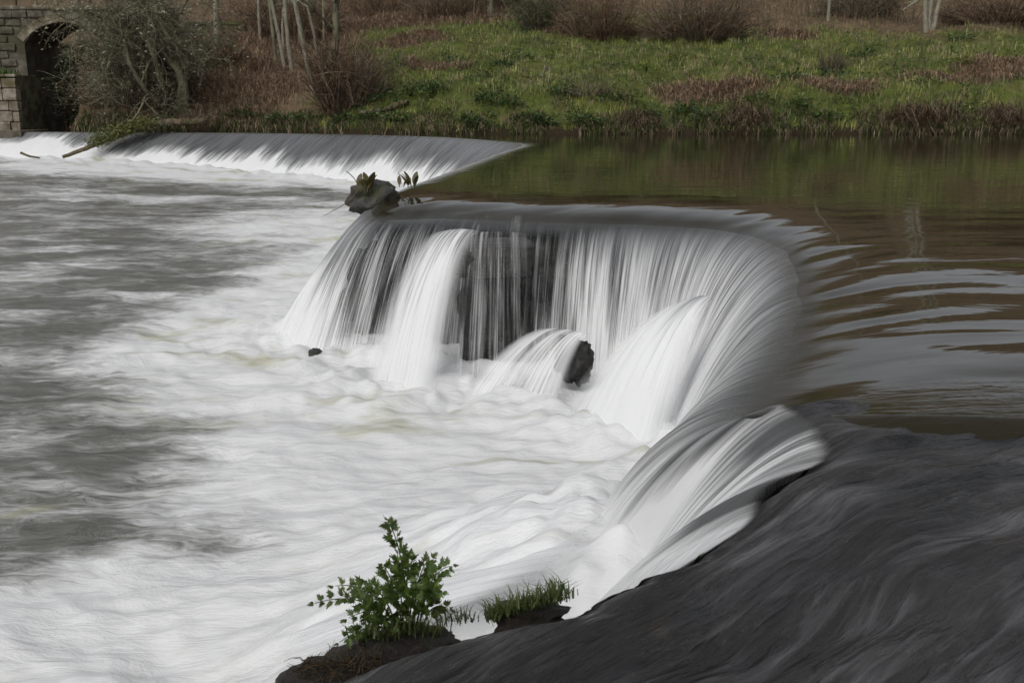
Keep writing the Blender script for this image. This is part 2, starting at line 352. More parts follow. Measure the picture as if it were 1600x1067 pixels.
# upstream sheet
tv = (np.linspace(0, 1, 110)) ** 3.2                                    # 0 at the crest, 1 far upstream
Q = C[:, :2] - dirn * 1.1
t_ = tv[None, :, None]
XYu = (1 - t_) ** 2 * C[:, None, :2] + 2 * t_ * (1 - t_) * Q[:, None] + t_ ** 2 * B[:, None]
du = np.concatenate([np.zeros((NU, 1)), np.cumsum(np.linalg.norm(np.diff(XYu, axis=1), axis=2), axis=1)], 1)
zu = C[:, 2:3] * np.exp(-du / 0.45) - 0.05 * np.exp(-du / 0.25)
near = sstep(9.0, 12, sid)[:, None]; zu = zu + 0.05 * np.exp(-du / 0.25) * (1 - near) - 0.07 * np.exp(-du / 0.55) * near * sstep(23.5, 22, sid)[:, None]
wx_ = XYu[..., 0] + 0.5 * noise(XYu[..., 0] * 0.6, XYu[..., 1] * 0.9 + 4); wy_ = XYu[..., 1] + 0.28 * fbm(XYu[..., 0] * 0.8, XYu[..., 1] * 0.7, 2)
wave = 0.050 * fbm(wx_ * 0.42 + 3, wy_ * 1.25, 2) * (0.55 + 0.9 * noise(wx_ * 0.35 + 8, wy_ * 0.5)) + 0.006 * noise(wx_ * 1.2, wy_ * 3.4 + 7)
rough_zone = 0.85 * np.exp(-((XYu[..., 0] - 2.2) ** 2 / 10.0 + (XYu[..., 1] - 4.9) ** 2 / 6.5)) + 0.55 * np.exp(-du / 0.9)
wave = wave * np.clip(rough_zone, 0, 1) * np.minimum(1, du / 0.25 + 0.25)
zu = zu + wave
zu = zu - 0.28 * sstep(23.9, 26.5, sid)[:, None] * sstep(0.05, 0.5, du)
Vup = np.concatenate([XYu, zu[..., None]], 2)
Ctop = Vup[:, 0].copy(); kb = sstep(23.0, 23.7, sid)                     # the near stations start on top of the shelf's lip
kp = sstep(27.6, 28.8, sid); Ctop[:, :2] -= dirn * (0.08 * kb + 0.04 * kb * noise(U * 3, 0 * U + 5) - 0.20 * kp)[:, None]; Ctop[:, 2] = Ctop[:, 2] * (1 - kb) + (C[:, 2] + 0.022 - 0.18 * kp) * kb
attu = {'across': np.repeat(U, len(tv)), 'flow': (-du).ravel(), 'opac': np.ones(NU * len(tv)), 'foam': (0.42 * np.exp(-du / 0.35) * (sstep(5, 6.5, sid) * sstep(11.5, 9.5, sid))[:, None]).ravel()}
NUP = int(np.argmax(sid >= 27.0)) + 1
tag(link('upper_river', mesh_np('upper_river', Vup[:NUP], grid_faces(NUP, len(tv)), {k_: v_[:NUP * len(tv)] for k_, v_ in attu.items()}), M_SHEET), 'calm brown green river pooled above the weir', kind='structure')
# falling sheet
def falling(name, sel, label, ns=56, amp=0.02):
    u = U[sel]; n = len(u); s = np.linspace(0, 1, ns)[None, :]
    p = PW[sel][:, None]; z0 = Ctop[sel, 2][:, None]; drop = z0 - zl[sel][:, None]
    a0 = (np.where(sid[sel] < 9.5, 0.35, 0.14) + 0.45 * sstep(26.0, 28.5, sid[sel]))[:, None]
    z = z0 - drop * (a0 * s + (1 - a0) * s ** p)
    xy = Ctop[sel, :2][:, None, :] + dirL[sel][:, None, :] * s[..., None]
    fl = np.sqrt((reach[sel][:, None] * s) ** 2 + (z0 - z) ** 2)
    sp = sstep(0.0, 0.25, s) * (1 - 0.45 * sstep(22.5, 24, sid[sel]))[:, None]
    dn = (amp * fbm(u[:, None] * 9.0, fl * 0.5, 3) + amp * 2.2 * noise(u[:, None] * 2.4, fl * 0.5 + 5) + amp * 0.35 * noise(u[:, None] * 38, fl * 0.7)) * sp
    xy = xy + dirn[sel][:, None, :] * dn[..., None]
    kn = sstep(23, 24, sid[sel]) * sstep(30, 27, sid[sel]); tfn = TF[sel] + kn * (0.30 * noise(u * 4.0, 0 * u + 2) + 0.35 * noise(u * 13.0, 0 * u)) + 0.3 * sstep(26.5, 28, sid[sel])
    foam = tfn[:, None] + 0.75 * sstep(0.0, 1.0, s ** 0.8) + 0.25 * sstep(0.75, 1.0, s)
    if name == 'far_waterfall':
        edge = 0.52 + 0.22 * noise(u * 0.55, 0.5 * u * 0)[:, None] + 0.12 * noise(u * 2.1, 0 * u)[:, None] + 0.10 * noise(u * 5.3, 0 * u + 3)[:, None] - 0.36 * sstep(-12.5, -18, C[sel, 0])[:, None]
        foam = TF[sel][:, None] * 0.6 + 0.12 + 0.85 * sstep(edge - 0.08, edge + 0.38, s)
    op = np.repeat(OP[sel], ns)
    fin = 0.06 + 0.10 * (0.5 + noise(u * 4.1, 0 * u + 7)).clip(0, 1)
    gap = 0.75 * np.exp(-((sid[sel] - 26.85) / 0.30) ** 2) + 0.5 * np.exp(-((sid[sel] - 24.75) / 0.2) ** 2); foam = foam - gap[:, None] * sstep(0.6, 0.15, s)
    fade = sstep(23.1, 23.9, sid[sel])[:, None] * sstep(fin[:, None], 0.0, s)
    V = np.concatenate([xy, z[..., None]], 2)
    at_ = {'across': np.repeat(u, ns), 'flow': fl.ravel(), 'opac': op, 'fade': np.broadcast_to(fade, (n, ns)).ravel(), 'foam': np.clip(foam, 0, 1).ravel() if foam.shape == (n, ns) else np.broadcast_to(foam, (n, ns)).ravel()}
    return tag(link('waterfall', mesh_np('waterfall', V, grid_faces(n, ns), at_), M_SHEET), label, kind='structure')
isplit = int(np.argmax(sid >= 9.6))
falling('far_waterfall', np.arange(0, isplit + 1), 'long low grey waterfall sliding off the far weir crest', 40, 0.03)
falling('near_waterfall', np.arange(isplit, NU), 'curved white horseshoe waterfall pouring off the near weir')
# the weir itself: a rough wet wall under the water
weir = empty('weir', (0.5, 10, -1.6)); tag(weir, 'dark wet stone weir wall behind the falling water', 'weir')
def weir_face(sel, name):
    n = len(sel); ns = 30; s = np.linspace(0, 1, ns)[None, :]
    top = Vup[sel, 0, 2][:, None] - 0.07; z = top - s * (top + 1.9)
    inset = np.where(s < 0.12, 0.30 - 2.4 * s, 0.05) * np.ones((n, 1))
    rk = 0.16 * fbm(U[sel][:, None] * 1.6, z * 2.2, 4)
    slope = np.where(sid[sel] < 9.5, 0.75, 0.12)[:, None] * reach[sel][:, None] * s ** 1.1
    off = -inset + rk * sstep(0.02, 0.2, s) + slope - 0.10 * sstep(0.0, 0.3, s)
    xy = C[sel][:, None, :2] + dirn[sel][:, None, :] * off[..., None]
    o = link(name, mesh_np(name, np.concatenate([xy, z[..., None]], 2) - np.array([0.5, 10, -1.6]), grid_faces(n, ns)), M_WET, weir); return o
weir_face(np.arange(0, isplit + 1), 'far_wall'); weir_face(np.arange(isplit, NU), 'near_wall')

# ------------------------------------------------------------------ rocks
def rock_mesh(name, sx, sy, sz, seed, boxy=0.5, rough=0.18):
    nu, nv = 40, 24
    a = np.linspace(0, 2 * math.pi, nu); b = np.linspace(-math.pi / 2, math.pi / 2, nv)
    A, Bb = np.meshgrid(a, b, indexing='ij')
    e = 1 - 0.75 * boxy
    pw = lambda v: np.sign(v) * np.abs(v) ** e
    x = pw(np.cos(Bb)) * pw(np.cos(A)); y = pw(np.cos(Bb)) * pw(np.sin(A)); z = pw(np.sin(Bb))
    r = 1 + rough * (fbm(x * 1.3 + seed, y * 1.3 + z * 1.7, 3) + 0.6 * fbm(z * 2.1 - seed, x * 1.9 - y, 3))
    V = np.stack([x * sx * r, y * sy * r, z * sz * r], -1); V[-1] = V[0]
    return mesh_np(name, V, grid_faces(nu, nv))
def rock(name, loc, size, seed, mat, label, cat='rock', boxy=0.5, rot=0, rough=0.18, group=None):
    o = link(name, rock_mesh(name, *size, seed, boxy, rough), mat); o.location = loc; o.rotation_euler = (0, 0, rot)
    return tag(o, label, cat, group)
blk = rock('stone_block', (-0.20, 9.95, -0.42), (0.42, 0.42, 0.17), 3.1, M_WET, 'squared dark wet stone block jutting out of the waterfall', boxy=0.75, rot=0.05, rough=0.10)
rock('stone_pillar', (-0.20, 10.30, -1.15), (0.34, 0.30, 0.70), 5.3, M_WET, 'dark stone pillar under the squared block behind thin trickles', boxy=0.45, rough=0.30)
rock('fallen_stone', tuple(at(898, 562, d=9.0)), (0.12, 0.20, 0.21), 8.8, M_WET, 'small black stone breaking the fall above the foam', boxy=0.45, rot=0.5, rough=0.34)
rock('corner_stone', (-1.72, 11.75, -1.15), (0.22, 0.40, 0.55), 12.4, M_WET, 'tall dark stone at the end of the weir behind the left curtain', boxy=0.5, rough=0.22)
rock('foot_stone', tuple(at(492, 552, d=10.4)), (0.075, 0.07, 0.055), 21.0, M_WET, 'small round dark stone at the foot of the left curtain', boxy=0.2)
MR = np.array([-1.76, 12.72, -0.10])
rock('mossy_rock', tuple(MR), (0.31, 0.27, 0.23), 31.0, M_MOSSROCK, 'mossy black rock perched on the tip of the weir', boxy=0.25, rot=0.4, rough=0.25)

# ------------------------------------------------------------------ water thrown off the stones
def spout(name, label, tops, feet, p=1.9, a0=0.12, opac=0.75, foam0=0.6, nu=220, ns=40, amp=0.018, bulge=0.0, fadew=0.30, fin=0.0, fout=0.0):
    T = np.asarray(tops, float); Ft = np.asarray(feet, float); k = np.linspace(0, 1, nu); m = len(T)
    q = k * (m - 1); i = np.minimum(q.astype(int), m - 2); Tp = catmull(T, i, q - i); Fp = catmull(Ft, i, q - i)
    u = k * max(np.linalg.norm(T[-1] - T[0]), 0.55 * np.linalg.norm(Ft[-1] - Ft[0])) + random.uniform(0, 50)
    s = np.linspace(0, 1, ns)[None, :, None]
    V = Tp[:, None] + (Fp - Tp)[:, None] * np.concatenate([s, s, a0 * s + (1 - a0) * s ** p], 2)
    fl = s[..., 0] * np.linalg.norm(Fp - Tp, axis=1)[:, None]
    dn = (amp * fbm(u[:, None] * 9, fl * 0.5, 3) + 1.6 * amp * noise(u[:, None] * 2.5, fl * 0.6)) * sstep(0, .3, s[..., 0])
    dr = (Fp - Tp)[:, :2]; dr = dr / np.maximum(np.linalg.norm(dr, axis=1), 1e-6)[:, None]
    V[..., :2] += dr[:, None] * dn[..., None]
    V[..., 2] += bulge * np.sin(math.pi * k)[:, None] * np.sin(math.pi * np.clip(s[..., 0] * 1.0, 0, 1)) 
    foam = foam0 + (1 - foam0) * s[..., 0] ** 0.7 + 0 * fl
    edge = np.minimum(k, 1 - k)[:, None]
    op = opac + 0 * fl
    fade = np.clip(sstep(fadew, 0.0, edge) + (sstep(fin, 0.0, s[..., 0]) if fin else 0) + (sstep(1 - fout, 1.0, s[..., 0]) if fout else 0) + 0 * fl, 0, 1)
    at_ = {'across': np.repeat(u, ns), 'flow': (fl + 0.4).ravel(), 'opac': op.ravel(), 'foam': np.clip(foam, 0, 1).ravel(), 'fade': fade.ravel()}
    return tag(link(name, mesh_np(name, V, grid_faces(nu, ns), at_), M_SHEET), label, kind='structure')
spout('water_spout', 'thick white spout arching off the squared stone block', [at(668, 366, d=10.1), at(715, 358, d=9.8), at(760, 362, d=9.62)],
      [at(545, 615, d=9.6), at(620, 640, d=9.2), at(705, 625, d=9.0)], opac=0.64, foam0=0.45, fadew=0.5)
spout('water_spout', 'thin white water running across the top of the squared block', [at(690, 338, d=10.5), at(775, 336, d=10.5), at(850, 338, d=10.5)],
      [at(665, 388, d=9.72), at(762, 380, d=9.54), at(850, 380, d=9.62)], p=1.0, a0=0.3, opac=0.36, foam0=0.35, nu=160, fadew=0.5)
spout('water_spout', 'broad white fan of water leaping out of the curved curtain', [at(1060, 476, d=8.3), at(1095, 462, d=8.0), at(1122, 470, d=7.8)],
      [at(850, 655, d=8.6), at(950, 710, d=7.8), at(1080, 725, d=7.4)], opac=0.74, nu=300, foam0=0.5, fadew=0.45)
spout('water_spout', 'low white fan sliding off the small black stone', [at(845, 512, d=9.2), at(890, 515, d=8.95), at(925, 524, d=8.7)],
      [at(710, 625, d=9.2), at(790, 640, d=8.9), at(885, 630, d=8.5)], opac=0.56)
spout('water_spout', 'thin trickles falling over the front of the squared block', [at(715, 366, d=9.62), at(775, 362, d=9.52), at(835, 366, d=9.55)],
      [at(690, 610, d=9.4), at(770, 615, d=9.3), at(840, 610, d=9.4)], opac=0.40, foam0=0.5, p=1.4)

spout('water_apron', 'silky white apron of water sweeping down from the near cascade', [at(1060, 705, d=5.3), at(1045, 790, d=4.3), at(960, 880, d=3.5), at(800, 960, d=3.1)],
      [at(650, 770, d=6.5), at(500, 900, d=5.2), at(400, 1030, d=4.3), at(330, 1120, d=3.8)], p=1.35, a0=0.45, opac=0.66, foam0=0.9, nu=420, ns=60, amp=0.022, fadew=0.40, fin=0.4, fout=0.25)
spout('water_apron', 'second thinner white veil sliding beside the silky apron', [at(1000, 760, d=4.9), at(930, 850, d=4.0), at(850, 930, d=3.4)],
      [at(560, 840, d=5.8), at(440, 980, d=4.6), at(370, 1080, d=4.0)], p=1.5, a0=0.5, opac=0.52, foam0=0.9, nu=320, ns=60, amp=0.03, fadew=0.45, fin=0.4, fout=0.25)
# ------------------------------------------------------------------ near shelf with a film of dark water
Bk = np.array([(4.5, 4.4, 0.0), (4.5, 3.6, 0.02), (4.5, 2.9, 0.04), (4.5, 2.2, 0.06), (4.3, 1.2, 0.07), (3.6, 0.3, 0.06), (2.6, -0.3, 0.02), (1.6, -0.6, -0.04), (0.8, -0.8, -0.1), (0.0, -0.9, -0.2), (-0.8, -0.9, -0.35)])
nE, nS = 520, 300
k = np.linspace(0, len(E) - 1, nE); i = np.minimum(k.astype(int), len(E) - 2)
Ec = catmull(E, i, k - i); Bc = catmull(Bk, i, k - i)
Ec[:, :2] += 0.014 * np.stack([fbm(k * 1.7, 0 * k, 3), fbm(k * 1.7, 0 * k + 9, 3)], 1)
s = np.linspace(0, 1, nS)[None, :, None] ** 1.6
Vs = Ec[:, None] * (1 - s) + Bc[:, None] * s
ds = s[..., 0] * np.linalg.norm(Bc - Ec, axis=1)[:, None]
cxv = 0.62 * Vs[..., 0] - 0.78 * Vs[..., 1] - 0.05 * Vs[..., 0] ** 2; flv = 0.78 * Vs[..., 0] + 0.62 * Vs[..., 1]
cxv = cxv + 0.05 * fbm(Vs[..., 0] * 1.6, Vs[..., 1] * 1.6, 2)
lump = 0.060 * fbm(cxv * 2.0, flv * 1.1 + 3, 3) + 0.018 * fbm(cxv * 7.0, flv * 2.0, 3) + 0.0035 * fbm(cxv * 26, flv * 3.5, 2)
Vs[..., 2] += (lump + 0.01) * sstep(0.0, 0.30, ds) - 0.05 * np.exp(-ds / 0.05)
Vs[..., 2] -= 0.09 * sstep(1.9, 0.0, k)[:, None] * sstep(0.1, 0.8, ds)
Ue = np.concatenate([[0], np.cumsum(np.linalg.norm(np.diff(Ec, axis=0), axis=1))])
tan = np.gradient(Ec[:, :2], axis=0); nrm = np.stack([tan[:, 1], -tan[:, 0]], 1); nrm /= np.linalg.norm(nrm, axis=1)[:, None]
if (nrm * (Ec - Bc)[:, :2]).sum() < 0: nrm = -nrm
sk = np.linspace(1, 0, 14, endpoint=False)[None, :]; a_k = sk * math.pi / 2
Sk = np.concatenate([Ec[:, None, :2] + nrm[:, None] * (0.06 * np.sin(a_k) + 0.006 * fbm(Ue[:, None] * 9, sk * 2, 2))[..., None], (Vs[:, :1, 2] - 0.26 * (1 - np.cos(a_k)) - 0.25 * np.maximum(sk - .8, 0) - 0.05 * np.sin(a_k) * sstep(5.5, 3.5, k)[:, None])[..., None]], 2)
cs = 0.62 * Sk[..., 0] - 0.78 * Sk[..., 1] - 0.05 * Sk[..., 0] ** 2; fs = 0.78 * Sk[..., 0] + 0.62 * Sk[..., 1] + Sk[..., 2]
Vf = np.concatenate([Sk, Vs], 1); cf = np.concatenate([cs, cxv], 1); ff = np.concatenate([fs, flv], 1)
tag(link('shallow_water', mesh_np('shallow_water', Vf, grid_faces(nE, Vf.shape[1]), {'across': cf.ravel(), 'flow': ff.ravel()}), M_FILM), 'ruffled dark water racing over the near rock shelf', kind='structure')
# downstream side of the shelf: rock, then white cascade
shelf = empty('rock_shelf', (0.3, 2.8, -1.6)); tag(shelf, 'steep dark rock edge of the near shelf under the plants', 'rock')
ns = 40; s = np.linspace(0, 1, ns)[None, :]
zz = (Vs[:, 0, 2][:, None] - 0.004) * (1 - s) + -2.0 * s
off = 0.02 + 0.30 * s + 0.07 * fbm(Ue[:, None] * 3, zz * 3, 4) * sstep(0, .15, s)
link('rock_face', mesh_np('rock_face', np.concatenate([Ec[:, None, :2] + nrm[:, None] * off[..., None], zz[..., None]], 2) - np.array([0.3, 2.8, -1.6]), grid_faces(nE, ns)), M_WET, shelf)

# ------------------------------------------------------------------ lower river
ny = 420; yv = 1.5 * (44 / 1.5) ** np.linspace(0, 1, ny); nx = 420
a = np.linspace(-0.72, 0.36, nx)
Xr = a[:, None] * yv[None, :] * 1.05 - 0.0; Yr = np.broadcast_to(yv[None, :], Xr.shape)
Xr = np.where(Yr < 6, a[:, None] * 6 * 1.05 * (0.55 + 0.45 * Yr / 6), Xr)
zr = low_z(Xr, Yr)
FP = np.concatenate([L[::25], [(-1.4, 9.5), (-1.1, 9.2), (-.8, 9.1), (-.5, 9.05), (-.2, 8.95), (.1, 8.8), (.4, 8.6), (.7, 8.1), (1.0, 7.8), (1.3, 7.5)]])
dF = np.min(np.sqrt((Xr[..., None] - FP[:, 0]) ** 2 + (Yr[..., None] - FP[:, 1]) ** 2), -1)          # metres from where the falls land
nearF = np.exp(-(dF / 0.55) ** 2)
amp = 0.035 + 0.06 * np.exp(-dF / 2.0)
zr = zr + amp * (fbm(Xr * 0.9, Yr * 1.6, 4) + 0.35 * fbm(Xr * 3, Yr * 6, 2)) + nearF * (0.08 + 0.09 * fbm(Xr * 2.5, Yr * 2.5, 3))
G = lambda cx, cy, rx, ry: np.exp(-(((Xr - cx) / rx) ** 2 + ((Yr - cy) / ry) ** 2))
foam = np.maximum.reduce([1.15 * np.exp(-(dF / 2.2) ** 2), 1.1 * G(-0.6, 7.5, 2.4, 2.6), 1.1 * G(-1.6, 4.6, 1.9, 1.4), 0.85 * G(-3.2, 13, 2.0, 4.5), 0.75 * G(-4, 22, 5, 6), 0.95 * G(-9, 33, 12, 3.0), 0.45 * G(-3.5, 8.0, 2.5, 2.0),
                          0.55 * G(-9, 27, 9, 1.6), 0.45 * G(-5.5, 14, 4, 1.0), 0.36 + 0 * Xr])
foam = np.clip(foam + 0.16 * fbm(Xr * 0.45, Yr * 0.9, 4), 0, 1.2)
tag(link('lower_river', mesh_np('lower_river', np.stack([Xr, Yr, zr], -1), grid_faces(nx, ny), {'foam': foam.ravel()}), M_RIVER), 'foaming grey white river below the weir', kind='structure')
#PLANTS
# ------------------------------------------------------------------ plant makers
class Tubes:
    def __init__(s): s.V, s.F, s.C, s.n = [], [], [], 0
    def add(s, pts, r0, r1, sides=3, col=(0.1, 0.08, 0.06)):
        P = np.asarray(pts, float); k = len(P); T = np.gradient(P, axis=0); T /= np.maximum(np.linalg.norm(T, axis=1), 1e-9)[:, None]
        ref = np.array([0.31, 0.17, 0.93]) if abs(T[0, 2]) < 0.8 else np.array([0.95, 0.2, 0.1])
        A = np.cross(T, ref); A /= np.maximum(np.linalg.norm(A, axis=1), 1e-9)[:, None]; Bn = np.cross(T, A)
        r = np.linspace(r0, r1, k)[:, None, None]; a = np.arange(sides) * 2 * math.pi / sides
        V = P[:, None] + r * (A[:, None] * np.cos(a)[None, :, None] + Bn[:, None] * np.sin(a)[None, :, None])
        i = np.arange(k * sides).reshape(k, sides); j = np.roll(i, -1, 1)
        s.F.append(np.stack([i[:-1], j[:-1], j[1:], i[1:]], -1).reshape(-1, 4) + s.n)
        s.V.append(V.reshape(-1, 3)); s.C.append(np.broadcast_to(np.asarray(col, float), (k * sides, 3))); s.n += k * sides
    def mesh(s, name, org=(0, 0, 0), smooth=True):
        return mesh_np(name, np.concatenate(s.V) - np.asarray(org), np.concatenate(s.F), {'Col': np.concatenate(s.C)}, smooth)
def unit(v): v = np.asarray(v, float); return v / max(np.linalg.norm(v), 1e-9)
def wander(p, d, length, k, jit, grav=0.0, up=0.0):
    pts = [np.array(p, float)]; d = unit(d); st = length / (k - 1)
    for _ in range(k - 1):
        d = unit(d + RNG.normal(0, jit, 3) + np.array([0, 0, up - grav])); pts.append(pts[-1] + d * st)
    return pts, d
def leaves(name, P, size, cols, seed=1, flat=0.3, org=(0, 0, 0), asp=0.5):
    """one folded diamond leaf per point"""
    r = np.random.default_rng(seed); n = len(P); P = np.asarray(P)
    d = r.normal(0, 1, (n, 3)); d[:, 2] = d[:, 2] * flat + 0.15; d /= np.linalg.norm(d, axis=1)[:, None]
    w = np.cross(d, r.normal(0, 1, (n, 3)) * 0.5 + np.array([0, 0, 1.0])); w /= np.maximum(np.linalg.norm(w, axis=1), 1e-9)[:, None]
    up = np.cross(w, d); sz = size * r.uniform(0.6, 1.3, (n, 1))
    V = np.stack([P, P + d * sz * 0.5 + w * sz * asp * 0.5 + up * sz * 0.10, P + d * sz - up * sz * 0.08, P + d * sz * 0.5 - w * sz * asp * 0.5 + up * sz * 0.10], 1)
    i = np.arange(n * 4).reshape(n, 4); F = np.concatenate([i[:, [0, 1, 2]], i[:, [0, 2, 3]]])
    C_ = np.asarray(cols)[r.integers(0, len(cols), n)] * r.uniform(0.7, 1.3, (n, 1))
    return mesh_np(name, V.reshape(-1, 3) - np.asarray(org), F, {'Col': np.repeat(C_, 4, 0)}, False)
def blades(name, P, h, w, lean, cols, seed=1, org=(0, 0, 0), droop=0.0):
    """bent blades, two segments each; per-blade height, width and colour"""
    r = np.random.default_rng(seed); n = len(P); P = np.asarray(P); h = np.broadcast_to(h, n)[:, None] * r.uniform(0.6, 1.25, (n, 1))
    a = r.uniform(0, 2 * math.pi, n); H = np.stack([np.cos(a), np.sin(a), 0 * a], 1); S = np.stack([-np.sin(a), np.cos(a), 0 * a], 1)
    ln = lean * r.uniform(0.1, 1.5, (n, 1)); Z = np.array([0, 0, 1.0])
    m = P + Z * h * 0.62 + H * h * ln * 0.35; t = P + Z * h * (1 - droop * r.uniform(0, 1, (n, 1))) + H * h * ln
    W_ = w * r.uniform(0.6, 1.3, (n, 1))
    V = np.stack([P - S * W_ / 2, P + S * W_ / 2, m + S * W_ * 0.36, m - S * W_ * 0.36, t], 1)
    i = np.arange(n * 5).reshape(n, 5); F = np.concatenate([i[:, [0, 1, 2]], i[:, [0, 2, 3]], i[:, [3, 2, 4]]])
    return mesh_np(name, V.reshape(-1, 3) - np.asarray(org), F, {'Col': np.repeat(np.asarray(cols), 5, 0)}, False)

# ------------------------------------------------------------------ far bank: grass, bracken, weeds
n = 130000
d_ = 36 + 33 * RNG.uniform(0, 1, n) ** 1.35; x_ = RNG.uniform(-0.52, 0.56, n) * d_ * 1.05; y_ = d_
t_b = y_ - bank_y(x_); ok = t_b > 0.05; x_, y_ = x_[ok], y_[ok]
pb = brown_mask(x_, y_); tuft = fbm(x_ * 1.6, y_ * 1.6, 3)
ok = (RNG.uniform(0, 1, len(x_)) > 0.75 * pb) & (RNG.uniform(-0.9, 0.6, len(x_)) < tuft + 0.2); x_, y_, pb, tuft = x_[ok], y_[ok], pb[ok], tuft[ok]
hue = (0.5 + 0.75 * fbm(x_ * 0.45 + 9, y_ * 0.6, 3) + 0.6 * fbm(x_ * 2.2, y_ * 2.2, 2)).clip(0, 1)[:, None]; q = RNG.uniform(0, 1, (len(x_), 1))
gc = np.array([0.055, 0.082, 0.026]) * (1 - hue) + np.array([0.215, 0.225, 0.068]) * hue
gc = gc * (0.95 + 1.0 * RNG.uniform(0, 1, (len(x_), 1)))
dry = np.array([0.30, 0.24, 0.14]); isdry = (q < 0.16 + 0.45 * pb[:, None] + 0.5 * sstep(0.15, 0.6, fbm(x_ * 1.1 + 30, y_ * 1.1, 3))[:, None]); gc = np.where(isdry, dry * (0.6 + 0.6 * hue), gc)
tag(link('grass', blades('grass', np.stack([x_, y_, terr(x_, y_) - 0.02], 1), 0.19 + 0.22 * np.clip(tuft, -0.5, 1), 0.035, 0.5, gc, 5), M_LEAF), 'green grass mixed with dry blades on the far bank', 'grass', kind='stuff')
m = 60000; y_ = 36 + 24 * RNG.uniform(0, 1, m) ** 1.5; x_ = RNG.uniform(-0.35, 0.56, m) * y_; ok = (y_ > bank_y(x_) + 0.1) & (fbm(x_ * 0.8 + 40, y_ * 0.9, 4) > 0.18 + 0.25 * sstep(38, 50, y_)) & (brown_mask(x_, y_) < 0.5); x_, y_ = x_[ok], y_[ok]
Pl = np.stack([x_, y_, terr(x_, y_) + RNG.uniform(0, 0.28, len(x_))], 1)
tag(link('ground_cover', leaves('ground_cover', Pl, 0.13, [(0.05, 0.085, 0.025), (0.085, 0.13, 0.036), (0.14, 0.18, 0.05), (0.04, 0.065, 0.02)], 12), M_LEAF), 'dark broad leaved ground cover among the grass of the far bank', 'ground cover', kind='stuff')
pts = []
for (cx, cy, rx, ry) in BROWN:
    m = int(520 * min(rx * ry, 9)); a = RNG.uniform(0, 2 * math.pi, m); r_ = np.sqrt(RNG.uniform(0, 1, m)) * RNG.uniform(0.7, 1.15, m)
    pts.append(np.stack([cx + rx * r_ * np.cos(a), cy + ry * r_ * np.sin(a)], 1))
pts = np.concatenate(pts); pts = pts[pts[:, 1] > bank_y(pts[:, 0]) + 0.2]
tone = RNG.uniform(0, 1, (len(pts), 1)); bc = np.array([0.13, 0.088, 0.06]) * (1 - tone) + np.array([0.42, 0.30, 0.205]) * tone
tag(link('dead_bracken', blades('dead_bracken', np.stack([pts[:, 0], pts[:, 1], terr(pts[:, 0], pts[:, 1]) - 0.03], 1), 0.42, 0.035, 1.3, bc, 6, droop=0.75), M_DRY), 'flattened red brown dead bracken in patches on the far bank', 'bracken', kind='stuff')
# waterline fringe of dry trailing grass
m = 12000; x_ = RNG.uniform(-17, 21, m); y_ = bank_y(x_) + RNG.uniform(-0.12, 0.9, m); f_ = fbm(x_ * 0.8, 0 * x_, 3) > -0.15; x_, y_ = x_[f_], y_[f_]
tone = RNG.uniform(0, 1, (len(x_), 1)); tc = np.where(RNG.uniform(0, 1, (len(x_), 1)) < 0.45, np.array([0.065, 0.10, 0.026]), np.array([0.25, 0.20, 0.135])) * (0.5 + 0.8 * tone)
tag(link('bank_fringe', blades('bank_fringe', np.stack([x_, y_, np.maximum(terr(x_, y_), 0.0)], 1), 0.34, 0.03, 1.1, tc, 8, droop=0.9), M_DRY), 'dry trailing grass along the edge of the far bank', 'grass', kind='stuff')

m = 16000; y_ = RNG.uniform(53, 76, m); x_ = RNG.uniform(-0.55, 0.58, m) * y_; pb = brown_mask(x_, y_); ok = (RNG.uniform(0.1, 1, m) < pb) & (fbm(x_ * .5, y_ * .5, 3) > -0.15); x_, y_ = x_[ok], y_[ok]
tone = RNG.uniform(0, 1, (len(x_), 1)); sc_ = np.array([0.075, 0.055, 0.038]) * (1 - tone) + np.array([0.25, 0.185, 0.125]) * tone
tag(link('woodland_scrub', blades('woodland_scrub', np.stack([x_, y_, terr(x_, y_) - 0.05], 1), 0.9 + 0.8 * np.clip(fbm(x_ * .3, y_ * .3, 2), -.6, 1), 0.035, 0.45, sc_, 18, droop=0.3), M_DRY), 'brown leafless scrub covering the upper hillside', 'scrub', kind='stuff')

def leafy(px, py, w, h, n, size, cols, name, label, cat, group, seed, flat=0.4):
    b = tp(px, py); r = np.random.default_rng(seed)
    q = r.normal(0, 1, (n, 3)); q /= np.linalg.norm(q, axis=1)[:, None]; q *= r.uniform(0.35, 1, (n, 1)) ** 0.6; q[:, 2] = np.abs(q[:, 2])
    P = q * np.array([w, w * 0.8, h]) * (1 + 0.25 * r.normal(0, 1, (n, 1)))
    P[:, 2] = np.maximum(P[:, 2], 0.0)
    e = empty(name, tuple(b)); tag(e, label, cat, group)
    link('foliage', leaves('foliage', P, size, cols, seed, flat), M_LEAF, e)
    t = Tubes()
    for k in range(7):
        a = r.uniform(0, 6.28); t.add([(0, 0, -0.05), (math.cos(a) * w * .3, math.sin(a) * w * .3, h * .5), (math.cos(a) * w * .6, math.sin(a) * w * .6, h * .8)], 0.02, 0.008, 3, (0.06, 0.07, 0.03))
    link('stems', t.mesh('stems'), M_DRY, e); return e
DKG = [(0.032, 0.062, 0.020), (0.05, 0.09, 0.028), (0.09, 0.14, 0.04)]
MDG = [(0.075, 0.12, 0.03), (0.11, 0.16, 0.04), (0.05, 0.085, 0.025)]
YLG = [(0.13, 0.17, 0.02), (0.09, 0.13, 0.02)]
sd_ = 100
